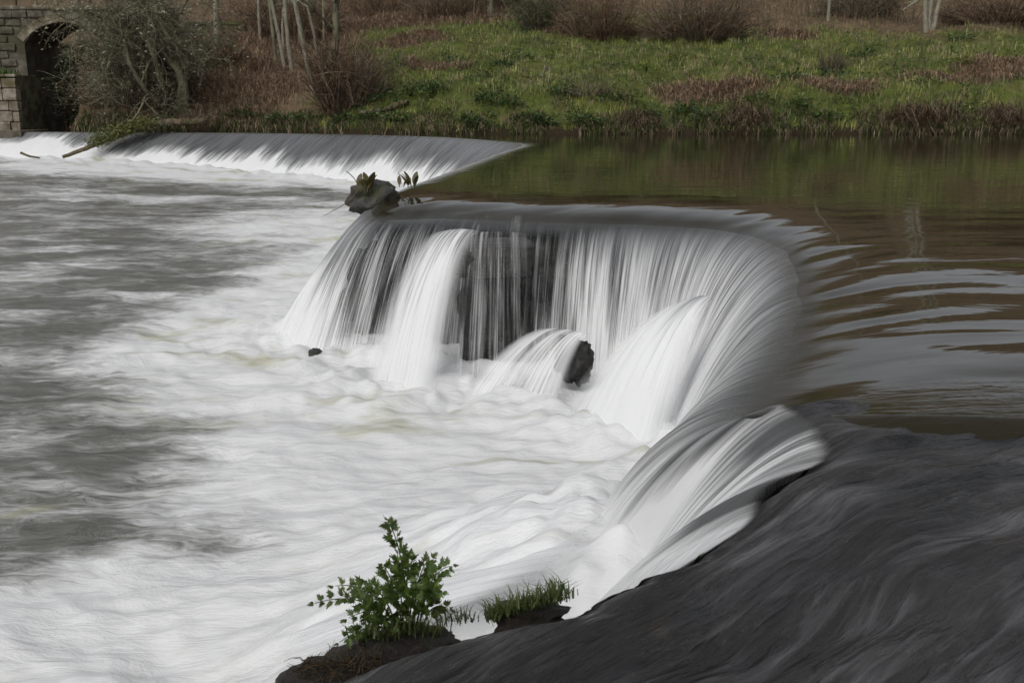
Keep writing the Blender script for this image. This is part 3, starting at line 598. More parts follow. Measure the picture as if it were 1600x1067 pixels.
for (px, py, w, h) in [(765, 160, .55, .4), (800, 165, .45, .35), (830, 195, .5, .45), (850, 198, .4, .35), (905, 195, .6, .45), (925, 198, .5, .35), (735, 195, .4, .35), (640, 150, .7, .4), (675, 145, .6, .4), (700, 105, .5, .3), (815, 95, 0.7, .35), (785, 105, .5, .3),
                       (1105, 195, .6, .5), (1245, 170, .5, .45), (1240, 125, .6, .3), (1300, 122, .5, .25), (1010, 185, .5, .3), (960, 160, .6, .3), (600, 160, .6, .4), (620, 190, .5, .3), (580, 190, .5, .35), (540, 192, .5, .3),
                       (480, 192, .5, .3), (440, 190, .5, .3), (1070, 178, .5, .3), (1180, 160, .6, .3), (1490, 180, .4, .35), (1500, 65, .6, .3), (1350, 90, .6, .3), (880, 150, .5, .3), (1150, 190, .5, .3), (1290, 190, .5, .3), (380, 185, .6, .4), (555, 100, .5, .4), (545, 130, .6, .4)]:
    sd_ += 1; leafy(px, py, w, h, 130, 0.17, DKG if sd_ % 3 else MDG, 'leafy_weed', 'low dark green leafy weed growing on the grassy far bank', 'weed', 'leafy weeds on the far bank', sd_)
for (px, py) in [(755, 118), (1500, 104), (1060, 95), (1010, 112)]:
    sd_ += 1; leafy(px, py, .6, .32, 160, 0.12, YLG, 'grass_hummock', 'bright yellow green hummock on the grassy far bank', 'plant', 'yellow green hummocks', sd_)

def twig_bush(px, py, w, h, n, cols, label, lean=0.0, base=None, name='bare_bush', leafn=0, leafc=None, seed=0, spread=1.0, thick=0.016, cat='bush', group=None, leafsz=.12):
    b = tp(px, py) if base is None else np.asarray(base, float); r = np.random.default_rng(900 + seed)
    e = empty(name, tuple(b)); tag(e, label, cat, group); t = Tubes(); tips = []
    for k in range(n):
        a = r.uniform(0, 2 * math.pi); rad = math.sqrt(r.uniform(0, 1)); bx = np.array([math.cos(a) * w * 0.55 * rad, math.sin(a) * w * 0.4 * rad, -0.08])
        d = np.array([math.cos(a) * rad * spread * w * 0.7 + lean, math.sin(a) * rad * spread * w * 0.5, h * 0.9]) + r.normal(0, 0.18, 3) * h
        top = 1 - 0.45 * rad ** 2; ln = np.linalg.norm(d) * top * r.uniform(0.6, 1.1)
        c_ = np.asarray(cols[r.integers(0, len(cols))]) * r.uniform(0.6, 1.3)
        pts, dd = wander(bx, d, ln, 5, 0.16, 0.06); t.add(pts, thick, thick * 0.45, 3, c_)
        for q in range(3):
            s_ = pts[r.integers(2, 5)]; p2, _ = wander(s_, dd + r.normal(0, 0.7, 3), ln * 0.38, 3, 0.25, 0.1); t.add(p2, thick * 0.55, thick * 0.3, 3, c_); tips.append(p2[-1])
    link('stems', t.mesh('stems'), M_DRY, e)
    if leafn:
        tips = np.asarray(tips); P = tips[r.integers(0, len(tips), leafn)] * np.array([1, 1, 0.9]) + r.normal(0, 0.16, (leafn, 3))
        P[:, 2] = np.maximum(P[:, 2], 0.05); link('foliage', leaves('foliage', P, leafsz, leafc, seed), M_LEAF, e)
    return e
RB = [(0.16, 0.105, 0.068), (0.24, 0.16, 0.10), (0.10, 0.07, 0.048), (0.28, 0.21, 0.145)]
GB = [(0.15, 0.13, 0.095), (0.24, 0.20, 0.15), (0.10, 0.085, 0.06)]
DB = [(0.08, 0.058, 0.04), (0.12, 0.085, 0.06), (0.055, 0.042, 0.03)]
twig_bush(935, 62, 2.0, 2.6, 420, RB, 'tall red brown bramble thicket beside the green ivy bush', seed=1, leafn=500, leafc=[(0.13, 0.075, 0.045), (0.09, 0.05, 0.03)])
twig_bush(1090, 62, 3.0, 2.4, 560, RB + GB, 'wide grey brown bramble thicket on top of the grass slope', seed=2, leafn=500, leafc=[(0.11, 0.075, 0.045), (0.06, 0.06, 0.025)])
twig_bush(845, 45, 1.6, 2.4, 200, GB, 'dense green ivy bush beside the red brown thicket', seed=3, leafn=2600, leafc=DKG + MDG, name='ivy_bush')
twig_bush(1340, 26, 2.6, 1.7, 260, GB, 'round dark olive bush high on the grass slope', seed=4, leafn=1600, leafc=[(0.05, 0.06, 0.022), (0.08, 0.075, 0.03)], name='olive_bush')
twig_bush(1560, 35, 3.6, 1.5, 420, DB + RB, 'dark brown bramble heap beside the triple white trunk', seed=5, leafn=500, leafc=[(0.07, 0.045, 0.03)])
twig_bush(700, 28, 2.6, 2.0, 330, RB + GB, 'sprawling brown bramble bank behind the cut grass', seed=6, leafn=700, leafc=[(0.06, 0.07, 0.03), (0.12, 0.08, 0.05)])
twig_bush(600, 22, 3.0, 2.2, 330, RB, 'red brown bracken thicket above the bare slope', seed=7, leafn=300, leafc=[(0.14, 0.085, 0.05)])
twig_bush(790, 18, 1.8, 2.4, 240, DB + GB, 'dark leafless bush between the bramble bank and ivy', seed=8, leafn=300, leafc=DKG)
twig_bush(1300, 112, 0.7, 1.0, 120, [(0.20, 0.17, 0.12), (0.15, 0.12, 0.085)], 'tuft of pale dry stalks standing alone in the grass', seed=9, spread=0.8, thick=0.012)
twig_bush(920, 148, 1.0, 0.55, 120, [(0.24, 0.20, 0.15), (0.17, 0.14, 0.10)], 'low heap of pale dead twigs on the grass slope', seed=10, spread=1.5, thick=0.013, name='twig_heap')
twig_bush(528, 178, 1.0, 3.2, 330, DB + RB, 'tall dense brown twiggy shrub rising from the waterline', seed=11, thick=0.014, spread=0.7)
twig_bush(562, 165, 0.8, 2.4, 200, RB + GB, 'fine reddish twiggy shrub leaning over the grass edge', seed=12, thick=0.012, lean=0.4)
twig_bush(455, 60, 3.0, 3.0, 300, RB + DB, 'brown woodland scrub behind the slender pale trunks', seed=13)
twig_bush(345, 100, 1.6, 1.6, 160, RB, 'low brown scrub at the foot of the thick pale trunk', seed=14)
for k, (px, py, w, h) in enumerate([(1165, 202, .9, .55), (1440, 204, 1.5, .75), (1580, 204, 1.0, .6), (1000, 202, .7, .35)]):
    b = tp(px, py); r_ = np.random.default_rng(60 + k); m = 700
    P = np.stack([b[0] + r_.normal(0, .45, m).clip(-.95, .95) * w, b[1] + .25 + r_.normal(0, .25, m).clip(-.5, .5), 0 * np.zeros(m)], 1); P[:, 2] = terr(P[:, 0], P[:, 1]) + r_.uniform(0, h * .5, m)
    tn = r_.uniform(0.4, 1.2, (m, 1)); cc_ = np.array([0.19, 0.145, 0.095]) * tn
    o = link('dry_tussock', blades('dry_tussock', P, h * .9, 0.03, 1.6, cc_, 70 + k, org=b, droop=1.3), M_DRY); o.location = tuple(b)
    tag(o, ['rounded dry tussock beside a dark leafy weed at the waterline', 'largest dry brown tussock overhanging the undercut bank edge', 'ragged dry tussock at the waterline below the widest bracken patch', 'small low dry tussock at the waterline below the bramble thickets'][k], 'grass tussock', 'dry tussocks at the waterline')

# ------------------------------------------------------------------ trees
def branch(t, p, d, ln, r, lev, maxlev, tips, col, up=0.02, jit=0.13, kids=(4, 6), ratio=0.62, grav=0.0):
    k = 6 if lev == 0 else (5 if lev < maxlev else 4)
    pts, dd = wander(p, d, ln, k, jit, grav * lev, up)
    t[0 if lev == 0 else 1].add(pts, r, r * (0.55 if lev else 0.6), 7 if lev == 0 else (5 if lev == 1 else 3), col)
    if lev == maxlev: tips.extend(pts[1:]); return
    for q in range(random.randint(*kids)):
        f = random.uniform(0.3, 1.0); i = min(int(f * (k - 1)), k - 2); s_ = pts[i] + (pts[i + 1] - pts[i]) * (f * (k - 1) - i)
        nd = unit(dd + RNG.normal(0, 0.75, 3)); branch(t, s_, nd, ln * ratio * random.uniform(0.7, 1.15), max(r * 0.5 * (1 - 0.4 * f), 0.011), lev + 1, maxlev, tips, col, up, jit * 1.25, kids, ratio, grav)
def tree(name, label, base, stems, mat, maxlev=3, leafn=0, leafc=None, leafsz=0.1, cat='tree', group=None, up=0.02, kids=(4, 6), ratio=0.62, grav=0.0, jit=0.13, twigmat=None):
    e = empty(name, tuple(base)); tag(e, label, cat, group); tw = Tubes(); tips = []
    for (off, d, ln, r) in stems:
        tr = Tubes(); branch((tr, tw), np.asarray(off, float), d, ln, r, 0, maxlev, tips, (0.1, 0.085, 0.06), up, jit, kids, ratio, grav); link('trunk', tr.mesh('trunk'), mat, e)
    cr = link('crown', tw.mesh('crown'), twigmat or mat, e)
    if leafn:
        T = np.asarray(tips); P = T[RNG.integers(0, len(T), leafn)] + RNG.normal(0, 0.07, (leafn, 3)); link('foliage', leaves('foliage', P, leafsz, leafc, 3), M_LEAF, cr)
    return e
LICH = [(0.22, 0.22, 0.12), (0.30, 0.29, 0.18), (0.14, 0.135, 0.07), (0.40, 0.40, 0.29)]
b1 = tp(278, 172)
tree('lichened_tree', 'broad twisted tree with grey green lichened twigs beside the bridge', b1, [((0, 0, -.2), (-.10, 0, 1), 3.9, .21), ((.25, .1, -.2), (.10, -.1, 1), 4.3, .19), ((-.3, 0, -.2), (-.30, -.15, 1.0), 3.8, .14), ((-.1, -.2, -.2), (-.75, -.3, .75), 3.2, .12), ((-.2, .1, -.2), (-.35, .1, 1.0), 4.6, .12)],
     M_TWIG, 3, 5200, LICH, 0.13, up=0.0, kids=(7, 9), ratio=0.66, grav=0.018, jit=0.2)
b3 = at(205, 150, d=43.0); b3[2] = 0.6
tree('lichened_tree', 'fine twigged olive tree rising between the bridge arch and the twisted tree', b3, [((0, 0, -.6), (-.30, 0, 1), 3.4, .12), ((.4, 0, -.6), (.0, 0, 1), 4.2, .12), ((.8, .1, -.6), (.3, 0, 1), 4.0, .12)],
     M_TWIG, 3, 3600, LICH[:3], 0.12, up=0.01, kids=(6, 8), ratio=0.66, grav=0.01, jit=0.18)
b2 = tp(215, 168)
twig_bush(0, 0, 3.0, 1.5, 300, GB + DB, 'low spreading olive brown bush in front of the bridge arch', base=b2, seed=15, leafn=1800, leafc=LICH[:3], leafsz=.07, name='spreading_bush', thick=.014)
for (px, py, topx, r, h, lab) in [(339, 78, 342, .16, 7.0, 'thick straight pale trunk in front of the mossy wall'), (407, 62, 402, .09, 6.5, 'thin pale tree standing behind the slender group')]:
    b = tp(px, py); tree('pale_tree', lab, b, [((0, 0, -.2), ((topx - px) * .006, 0, 1), h, r)], M_PALE, 3, kids=(3, 5), ratio=0.4, jit=0.03, up=0.05)
for k, (px, py, tx, r) in enumerate([(433, 105, -.04, .07), (446, 112, -.06, .075), (458, 120, -.08, .08), (478, 90, -.10, .06), (492, 150, -.20, .085), (497, 92, -.03, .06), (508, 98, .0, .05), (443, 80, .05, .05), (468, 75, .05, .05)]):
    b = tp(px, py); tree('slender_tree', 'slender leafless grey tree in the clump on the brown slope', b, [((0, 0, -.2), (tx, 0, 1), 6.5, r * 1.25)], M_PALE if k % 3 else M_TWIG, 3, kids=(3, 5), ratio=0.38, jit=0.05, up=0.04, group='slender trees on the brown slope')
b = tp(521, 160); tree('waterside_tree', 'straight grey tree among brown twigs at the waterline', b, [((0, 0, -.2), (-.01, 0, 1), 6.5, .15)], M_BARK, 3, kids=(5, 7), ratio=0.36, jit=0.04, up=0.03)
b = tp(1447, 50); tree('birch_tree', 'white barked birch with three trunks on the grass slope', b, [((0, 0, -.2), (-.16, 0, 1), 5.0, .14), ((.12, .1, -.2), (.0, .1, 1), 5.2, .15), ((.3, 0, -.2), (.14, 0, 1), 5.0, .13)], M_PALE, 2, kids=(2, 4), ratio=0.35, jit=0.03, up=0.04)
b = tp(1294, 32); tree('birch_tree', 'single thin white trunk beside the dark olive bush', b, [((0, 0, -.2), (0.02, 0, 1), 5.0, .09)], M_PALE, 2, kids=(2, 4), ratio=0.35, jit=0.03, up=0.04)
b = tp(767, 30); tree('ivy_tree', 'dark ivy covered trunk rising from the bramble bank', b, [((0, 0, -.2), (0, 0, 1), 4.5, .2)], M_BARK, 2, 900, DKG, .16, kids=(5, 7), ratio=.3, jit=0.04)

# ------------------------------------------------------------------ bridge and walls
def boxm(name, sx, sy, sz, bev=0.02, seed=0):
    """a worn squared block: chamfered box with uneven corners"""
    r = np.random.default_rng(seed); V = []; 
    for zx in (-1, 1):
        for (ax, ay) in ((-1, -1), (1, -1), (1, 1), (-1, 1)): V.append((ax * (sx / 2 - bev), ay * (sy / 2 - bev), zx * sz / 2))
        for (ax, ay) in ((-1, -1), (1, -1), (1, 1), (-1, 1)): V.append((ax * sx / 2, ay * sy / 2, zx * (sz / 2 - bev)))
    V = np.array(V) + r.normal(0, bev * 0.35, (16, 3)); F = [(3, 2, 1, 0), (8, 9, 10, 11)]
    for i in range(4):
        j = (i + 1) % 4; F += [(i, j, 4 + j, 4 + i), (4 + i, 4 + j, 12 + j, 12 + i), (12 + i, 12 + j, 8 + j, 8 + i)]
    return mesh_np(name, V, F, None, False)
BY = 44.0
bp = lambda px, py: at(px, py, d=BY)
cx_, spz, ar = bp(99, 40)[0], bp(40, 66)[2], bp(40, 66)
half = cx_ - bp(38, 66)[0]; rise = bp(99, 35)[2] - spz; R_ = (half ** 2 + rise ** 2) / (2 * rise)
topz = bp(40, 16)[2]
bridge = empty('stone_bridge', (cx_, BY, 0)); tag(bridge, 'old mossy stone bridge with a low arch beyond the weir', 'bridge')
na = 25; ang = np.linspace(-1, 1, na) * math.asin(half / R_); ax_ = np.sin(ang) * R_; az_ = spz + rise - R_ + np.cos(ang) * R_
xl = -16.0; xr = 3.6; prof = []
up_ = [(xl, topz)] + [(v, topz) for v in ax_] + [(xr, topz)]; lo_ = [(xl, -1.5)] + [(a_, b_) for a_, b_ in zip(ax_, az_)] + [(xr, -1.5)]
Vb, Fb = [], []
for yy in (0.0, 3.2):
    Vb += [(a_, yy, b_) for a_, b_ in up_] + [(a_, yy, b_) for a_, b_ in lo_]
    Vb += [(-half, yy, -1.5), (half, yy, -1.5)]
m_ = len(up_); T2 = 2 * m_ + 2
for o_ in (0, T2):
    for i in range(m_ - 1):
        if i == 0: Fb += [(o_ + 0, o_ + 1, o_ + m_ + 1, o_ + m_ + 1), (o_ + 0, o_ + m_ + 1, o_ + 2 * m_, o_ + m_)]
        elif i == m_ - 2: Fb += [(o_ + i, o_ + i + 1, o_ + m_ + i, o_ + m_ + i), (o_ + m_ + i, o_ + i + 1, o_ + m_ + i + 1, o_ + 2 * m_ + 1)]
        else: Fb.append((o_ + i, o_ + i + 1, o_ + m_ + i + 1, o_ + m_ + i))
for i in range(1, m_ - 2): Fb.append((m_ + i, m_ + i + 1, T2 + m_ + i + 1, T2 + m_ + i))
Fb += [(0, m_ - 1, T2 + m_ - 1, T2), (m_ + 1, 2 * m_, T2 + 2 * m_, T2 + m_ + 1), (m_ + m_ - 2, 2 * m_ + 1, T2 + 2 * m_ + 1, T2 + 2 * m_ - 2)]
mb = bpy.data.meshes.new('spandrel_wall'); mb.from_pydata([tuple(map(float, v)) for v in Vb], [], [tuple(dict.fromkeys(f)) for f in Fb]); mb.update()
link('spandrel_wall', mb, M_STONE, bridge)
nv_ = 15; vm = boxm('arch_stone', 0.02 + 2 * math.asin(half / R_) * R_ / nv_ * 0.93, 0.34, 0.36, 0.025, 4)
for k_ in range(nv_):
    a_ = (k_ + 0.5) / nv_ * 2 - 1; a_ *= math.asin(half / R_); o = link('arch_stone', vm, M_STONE2, bridge); rr = R_ + 0.15
    o.location = (math.sin(a_) * rr, 0.05, spz + rise - R_ + math.cos(a_) * rr); o.rotation_euler = (0, a_, 0)
cop = boxm('coping_stone', 0.92, 0.5, 0.16, 0.03, 6)
for k_ in range(14):
    o = link('coping_stone', cop, M_STONE2, bridge); o.location = (-9.6 + k_ * 0.96, 0.16, topz + 0.07 + 0.015 * math.sin(k_ * 5.0))
rb = [boxm('wall_stone', 0.62, 0.3, 0.30, 0.035, 30 + q) for q in range(4)]
for row in range(7):
    for k_ in range(12):
        x0 = -6.4 + k_ * 0.66 + (row % 2) * 0.33; z0 = topz - 0.18 - row * 0.33
        if x0 > half + 1.2: continue
        if abs(x0) < half + 0.45 and z0 < spz + rise - R_ + math.sqrt(max(R_ ** 2 - min(abs(x0), half) ** 2, 0)) + 0.5: continue
        o = link('wall_stone', rb[(row * 5 + k_ * 3) % 4], M_STONE, bridge); o.location = (x0, 0.08 + 0.03 * math.sin(k_ * 7 + row * 3), z0)
for k_, px in enumerate((20, 52, 85, 118)):
    p = bp(px, 8); o = link('rail_post', boxm('rail_post', 0.13, 0.13, 0.7, 0.015, k_), M_STONE2, bridge); o.location = (p[0] - cx_, 0.2, topz + 0.42)
# mossy pier seen through the arch, and the retaining wall of blocks at the weir's end
def block_wall(name, label, x0, x1, z0, z1, y, bw, bh, depth, mat, seed, cat='wall'):
    e = empty(name, ((x0 + x1) / 2, y, z0)); tag(e, label, cat); r = np.random.default_rng(seed); cxm = (x0 + x1) / 2; z = z0; row = 0
    link('core', boxm('core', (x1 - x0) - 0.1, depth, z1 - z0 - 0.04, 0.02, 1), M_BARK, e).location = (0, depth / 2 + 0.16, (z1 - z0) / 2)
    while z < z1 - 0.05:
        hh = min(bh * r.uniform(0.85, 1.2), z1 - z); x = x0 - (row % 2) * bw * 0.5
        while x < x1 - 0.05:
            ww = bw * r.uniform(0.75, 1.3); xa, xb = max(x, x0), min(x + ww, x1)
            if xb - xa > 0.08: link('block', boxm('block', xb - xa - 0.025, 0.34, hh - 0.025, 0.03, int(r.integers(999))), mat, e).location = ((xa + xb) / 2 - cxm, 0.15 + r.normal(0, .02), z + hh / 2 - z0)
            x += ww
        z += hh; row += 1
    return e
P0, P1 = at(-60, 116, d=39.6), at(33, 205, d=39.6)
block_wall('retaining_wall', 'pale lichened block wall at the end of the weir', P0[0], P1[0], 0.0, P0[2], 39.6, 0.62, 0.40, 2.0, M_STONE2, 3)
P0, P1 = at(-70, 203, d=38.6), at(42, 240, d=38.6)
block_wall('stone_footing', 'dark stone footing below the pale block wall', P0[0], P1[0], P1[2] - 0.5, P0[2] - 0.02, 38.4, 0.8, 0.42, 2.2, M_STONE, 4)
P0, P1 = at(80, 66, d=46.9), at(99, 200, d=46.9)
block_wall('mossy_pier', 'narrow mossy stone pier standing in the shade of the arch', P0[0], P1[0], -0.2, P0[2], 47.6, 0.5, 0.36, 1.2, M_STONE, 5, 'pier')
pa, pb_ = tp(300, 66), tp(385, 66); dd_ = pa[1] + 1.5
P0, P1 = at(285, 34, d=dd_), at(384, 66, d=dd_)
block_wall('field_wall', 'long dark mossy wall behind the thick pale trunk', P0[0], P1[0], P1[2] - 0.3, P0[2], dd_, 0.6, 0.35, 0.6, mat_rock('mossy_wall_stone', (0.02, 0.02, 0.012), (0.07, 0.06, 0.04), (0.06, 0.065, 0.015), 0.95, 3.0, 0.8), 6)
r_ = np.random.default_rng(77); m = 900
Pg = np.stack([r_.uniform(-22.5, -19.8, m), r_.uniform(39.6, 41.6, m), np.full(m, at(0, 116, d=39.6)[2] - 0.02)], 1)
tag(link('wall_grass', blades('wall_grass', Pg, 0.28, 0.035, 0.7, np.array([0.06, 0.10, 0.02]) * r_.uniform(0.5, 1.4, (m, 1)), 5), M_LEAF), 'bright grass growing on top of the pale block wall', 'grass', kind='stuff')
def ivy_mass(name, label, c0, rad, n, size, cols, seed):
    r = np.random.default_rng(seed); q = r.normal(0, 1, (n, 3)); q /= np.linalg.norm(q, axis=1)[:, None]; q *= r.uniform(0.5, 1, (n, 1)) ** 0.5 * (1 + 0.25 * fbm(q[:, 0] * 2 + seed, q[:, 2] * 2, 2))[:, None]
    e = empty(name, (c0[0], c0[1], c0[2] - rad[2])); tag(e, label, 'shrub'); link('foliage', leaves('foliage', q * np.array(rad) + np.array([0, 0, rad[2]]), size, cols, seed), M_LEAF, e)
    t = Tubes()
    for k in range(24): pts, _ = wander((r.normal(0, .2), r.normal(0, .2), 0), (r.normal(0, .5), r.normal(0, .3), 1), rad[2] * 1.7, 5, 0.2); t.add(pts, 0.04, 0.012, 4, (0.05, 0.04, 0.03))
    link('stems', t.mesh('stems'), M_DRY, e)
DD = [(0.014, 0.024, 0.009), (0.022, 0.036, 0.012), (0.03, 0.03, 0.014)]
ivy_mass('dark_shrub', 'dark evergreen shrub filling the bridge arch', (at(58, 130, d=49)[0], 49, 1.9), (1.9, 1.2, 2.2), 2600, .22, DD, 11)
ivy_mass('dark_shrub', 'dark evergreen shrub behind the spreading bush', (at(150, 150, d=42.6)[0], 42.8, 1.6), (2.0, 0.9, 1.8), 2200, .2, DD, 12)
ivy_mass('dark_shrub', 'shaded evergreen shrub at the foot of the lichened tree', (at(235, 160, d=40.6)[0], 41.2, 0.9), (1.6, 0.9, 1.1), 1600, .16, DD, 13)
# ------------------------------------------------------------------ logs and sticks
def log(name, label, pts, r0, r1, cat='log', mat=None):
    t = Tubes(); P = np.asarray(pts, float); kk = np.linspace(0, len(P) - 1, 40); i = np.minimum(kk.astype(int), len(P) - 2)
    Q_ = catmull(P, i, kk - i) + RNG.normal(0, r0 * 0.10, (40, 3)); t.add(Q_, r0, r1, 8); t2 = t.mesh(name, P[0]); o = link(name, t2, mat or M_WOOD); o.location = tuple(P[0]); tag(o, label, cat); return Q_
lp = [at(98, 246, d=35.9), at(150, 226, d=36.5), at(200, 207, d=37.2), at(250, 193, d=37.8), at(322, 190, d=38.2)]
Q_ = log('fallen_tree', 'long mossy fallen trunk lying over the far weir', lp, 0.06, 0.15)
P = Q_[RNG.integers(9, 27, 2600)] + RNG.normal(0, 1, (2600, 3)) * np.array([.25, .18, .12]) + np.array([0, 0, .12])
o = link('ivy_leaves', leaves('ivy_leaves', P, .10, [(0.16, 0.18, 0.05), (0.24, 0.25, 0.08), (0.08, 0.10, 0.03)], 9), M_LEAF); tag(o, 'yellow green leaves crowded along the fallen trunk', 'leaves', kind='stuff')
twig_bush(0, 0, .55, .6, 90, GB + RB, 'small heap of flood debris at the end of the fallen trunk', base=at(308, 192, d=38.3), seed=16, spread=1.6, name='debris_heap', cat='debris')
log('driftwood_stick', 'short dark stick lying in the foam below the fallen trunk', [at(33, 239, d=35.8), at(45, 244, d=35.7), at(62, 247, d=35.6)], 0.045, 0.03, 'stick')
log('bank_log', 'pale weathered log lying at the edge of the far bank', [tp(560, 186, .12), tp(588, 182, .14), tp(618, 176, .12)], 0.11, 0.07)
log('bank_log', 'shorter grey log beside the pale weathered log', [tp(612, 175, .15), tp(636, 168, .17)], 0.13, 0.09)
for k, (a_, b_, lab) in enumerate([((843, 128), (852, 102), 'upright broken pale stick standing in the grass slope'), ((856, 130), (858, 104), 'second pale stick leaning beside the broken one'), ((1408, 116), (1428, 126), 'pale stick lying flat near the bracken on the slope')]):
    p = tp(*a_, -.05); q = at(*b_, d=p[1]) if k < 2 else tp(*b_, .1); log('dead_stick', lab, [p, (p + q) / 2 + np.array([.04, 0, .02]), q], 0.035, 0.02, 'stick', M_PALE)

# ------------------------------------------------------------------ plants at the falls
def dock(name, label, base, n, ln, seed):
    r = np.random.default_rng(seed); e = empty(name, tuple(base)); tag(e, label, 'plant')
    for k in range(n):
        a = r.uniform(0, 6.28); d = np.array([math.cos(a) * .55, math.sin(a) * .4, 1.0]); L_ = ln * r.uniform(.6, 1.15); q = np.linspace(0, 1, 9); w = 0.13 * L_ * np.sin(np.clip((q - .12) / .88, 0, 1) * math.pi) ** .8 + 0.006
        mid = np.stack([d[0] * q * L_ * (0.4 + .6 * q), d[1] * q * L_ * (0.4 + .6 * q), q * L_ * (1 - .18 * q)], 1); sv = np.array([-math.sin(a + r.normal(0, .6)), math.cos(a), 0.1]); sv /= np.linalg.norm(sv)
        mid = mid + np.array([r.normal(0, .06), r.normal(0, .04), 0.0]); V = np.stack([mid - sv * w[:, None] + np.array([0, 0, .01]), mid, mid + sv * w[:, None] + np.array([0, 0, .01])], 1); tone = r.uniform(0, 1)
        col = np.array([0.07, 0.085, 0.022]) * (1 - tone) + np.array([0.13, 0.075, 0.03]) * tone
        link('leaf', mesh_np('leaf', V, grid_faces(9, 3), {'Col': np.tile(col, (27, 1))}), M_LEAF, e)
dock('dock_plant', 'brown green broad leaved plant rooted on the mossy rock', at(572, 300, d=12.48), 16, .27, 1)
dock('dock_plant', 'smaller leafy plant in the water beside the mossy rock', at(641, 294, d=12.9), 10, .22, 2)
log('dead_twig', 'thin bare twig hanging from the mossy rock over the fall', [at(562, 296, d=12.4), at(540, 318, d=12.2), at(505, 338, d=12.0)], 0.006, 0.003, 'twig')

def leaflet(size, r):
    """toothed three-lobed leaflet, lying in the xy plane with its stalk at the origin"""
    out = [(0, 0)]
    for (a, l) in [(-78, .42), (-60, .30), (-52, .72), (-38, .48), (-30, .85), (-16, .60), (-8, .98), (0, .86), (8, 1.0), (16, .6), (30, .86), (38, .48), (52, .70), (60, .30), (78, .42)]:
        l *= r.uniform(.85, 1.15); out.append((l * math.sin(math.radians(a)) * .78, l * math.cos(math.radians(a))))
    return np.array(out) * size
plant = empty('celery_plant', tuple(at(630, 990, d=2.72))); tag(plant, 'leafy green plant with toothed leaves rooted at the shelf edge', 'plant')
PB = at(630, 990, d=2.72); r_ = np.random.default_rng(5)
def frond(tip_px, tip_py, dd, start=(0, 0), pairs=7, sag=0.03, lsz=0.030, bright=1.0):
    p0 = at(630 + start[0], 985 + start[1], d=2.72) - PB; p3 = at(tip_px, tip_py, d=2.72 + dd) - PB
    mid = (p0 + p3) / 2 + np.array([0, 0, 1.0]) * sag + np.array([-(p3 - p0)[0] * .22, 0, abs(p3[2] - p0[2]) * .22 + abs(p3[0]) * .18])
    q = np.linspace(0, 1, 14)[:, None]; P = (1 - q) ** 2 * p0 + 2 * q * (1 - q) * mid + q ** 2 * p3
    t = Tubes(); t.add(P, 0.0032, 0.0012, 5, (0.06, 0.10, 0.025)); stem = link('stem', t.mesh('stem'), M_LEAF, plant)
    VV, FF, CC, nn = [], [], [], 0
    for k in range(pairs * 2 + 1):
        f = 0.30 + 0.70 * (k // 2) / pairs if k < pairs * 2 else 1.0; i = min(int(f * 13), 12); c0 = P[i] + (P[i + 1] - P[i]) * (f * 13 - i); T = unit(P[i + 1] - P[i])
        side = unit(np.cross(T, np.array([0.2 * r_.normal(), -.8, .6]) + r_.normal(0, .25, 3))) * (1 if k % 2 else -1)
        fw = unit(side * .9 + T * .75 + r_.normal(0, .25, 3)) if k < pairs * 2 else T; nz = unit(np.cross(fw, T) + r_.normal(0, .35, 3)); wv = unit(np.cross(fw, nz)); sz = lsz * (1.35 - .75 * f) * r_.uniform(.8, 1.25)
        for rep_ in range(3):
            fo = fw if rep_ == 0 else unit(fw + wv * (.9 if rep_ == 1 else -.9) + r_.normal(0, .2, 3)); wo = unit(np.cross(fo, nz)); s2 = sz * (1.0 if rep_ == 0 else .78); org = c0 + fw * sz * (.5 if rep_ == 0 else .32)
            l2 = leaflet(s2, r_); V = org + l2[:, :1] * wo + l2[:, 1:] * fo - nz * (np.abs(l2[:, :1]) * .25); m2 = len(V)
            F2 = [(0, a, a + 1) for a in range(1, m2 - 1)]; VV.append(V); FF.append(np.array(F2) + nn); nn += m2
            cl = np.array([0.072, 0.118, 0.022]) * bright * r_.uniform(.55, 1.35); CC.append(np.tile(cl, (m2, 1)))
    lf = link('leaf', mesh_np('leaf', np.concatenate(VV), np.concatenate(FF), {'Col': np.concatenate(CC)}, False), M_LEAF, stem)
for a_ in [(606, 815, .02, (10, -10), 10), (640, 868, .0, (5, -5), 8), (672, 872, .06, (15, -5), 7), (706, 884, .03, (25, -5), 7), (598, 885, -.05, (-5, 0), 7), (560, 912, .04, (-10, 0), 7), (492, 942, -.04, (-15, 0), 8), (524, 915, .05, (-12, 0), 6), (530, 1003, -.12, (-15, 5), 6),
           (545, 965, -.08, (-18, 0), 6), (690, 925, -.06, (20, 0), 6), (655, 925, -.10, (10, 0), 6), (615, 940, -.12, (0, 5), 6), (580, 975, -.15, (-5, 8), 6), (645, 965, -.14, (8, 8), 5), (700, 950, .0, (30, 0), 5), (675, 905, .10, (15, 0), 6), (620, 900, .12, (0, 0), 7), (555, 990, -.05, (-20, 8), 5), (610, 985, -.18, (0, 12), 5)]: frond(*a_, bright=0.75 if a_[1] > 930 else 1.0)
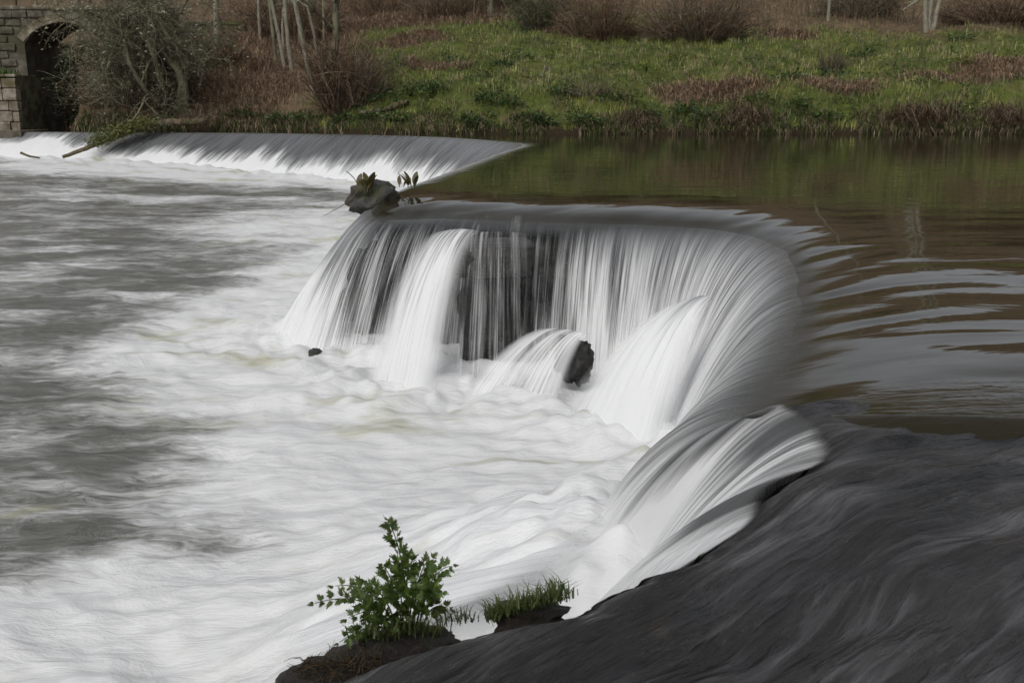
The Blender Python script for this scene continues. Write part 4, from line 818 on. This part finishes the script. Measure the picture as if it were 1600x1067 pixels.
def tuft(name, label, c_px, n, spread_px, h, seed, d=2.68, cols=((0.05, 0.085, 0.02), (0.10, 0.12, 0.035))):
    r = np.random.default_rng(seed); P = []
    for k in range(n):
        f = r.uniform(0, 1); x = c_px[0][0] * (1 - f) + c_px[1][0] * f + r.normal(0, spread_px); y = c_px[0][1] * (1 - f) + c_px[1][1] * f + r.normal(0, spread_px * .5); P.append(at(x, y, d=d + r.normal(0, .03)))
    P = np.array(P); tn = r.uniform(0, 1, (n, 1)); cc = np.array(cols[0]) * (1 - tn) + np.array(cols[1]) * tn; org = P.mean(0)
    o = link(name, blades(name, P, h, 0.0045, .8, cc, seed, org=org, droop=.4), M_LEAF); o.location = tuple(org); tag(o, label, 'grass tuft')
tuft('grass_tuft', 'rounded tuft of short green grass at the shelf edge', ((765, 968), (885, 930)), 520, 8, .055, 1, d=2.62)
tuft('grass_tuft', 'thin dark grass sprouts between the leafy plant and the tuft', ((690, 975), (735, 968)), 70, 8, .04, 2, d=2.64, cols=((0.03, 0.05, 0.015), (0.06, 0.075, 0.02)))
tuft('grass_tuft', 'bent grass stems lying under the leafy plant', ((560, 1000), (690, 985)), 260, 10, .05, 3, d=2.64, cols=((0.035, 0.06, 0.015), (0.09, 0.10, 0.03)))
so = rock('soil_clump', tuple(at(540, 1062, d=2.62)), (.15, .13, .085), 44, M_PEAT, 'dark rooty clump of wet soil below the leafy plant', 'soil', .2, .3, .35)
rock('soil_clump', tuple(at(640, 1010, d=2.66)), (.14, .09, .045), 47, M_PEAT, 'wet soil pad under the stems of the leafy plant', 'soil', .2, .1, .3)
rock('soil_clump', tuple(at(828, 962, d=2.66)), (.115, .07, .04), 49, M_PEAT, 'wet soil pad under the rounded grass tuft', 'soil', .2, .1, .3)
t = Tubes(); r_ = np.random.default_rng(9)
for k in range(260):
    p = at(r_.uniform(470, 600), r_.uniform(1030, 1070), d=2.55 + r_.normal(0, .04)) ; pts, _ = wander(p, r_.normal(0, 1, 3) * np.array([1, .6, .5]), r_.uniform(.03, .09), 4, .4); t.add(pts, .0018, .0008, 3, np.array([.06, .042, .025]) * r_.uniform(.4, 1.6))
o = link('roots', t.mesh('roots', so.location), M_DRY, so)
o.matrix_parent_inverse = so.matrix_basis.inverted(); o.location = so.location
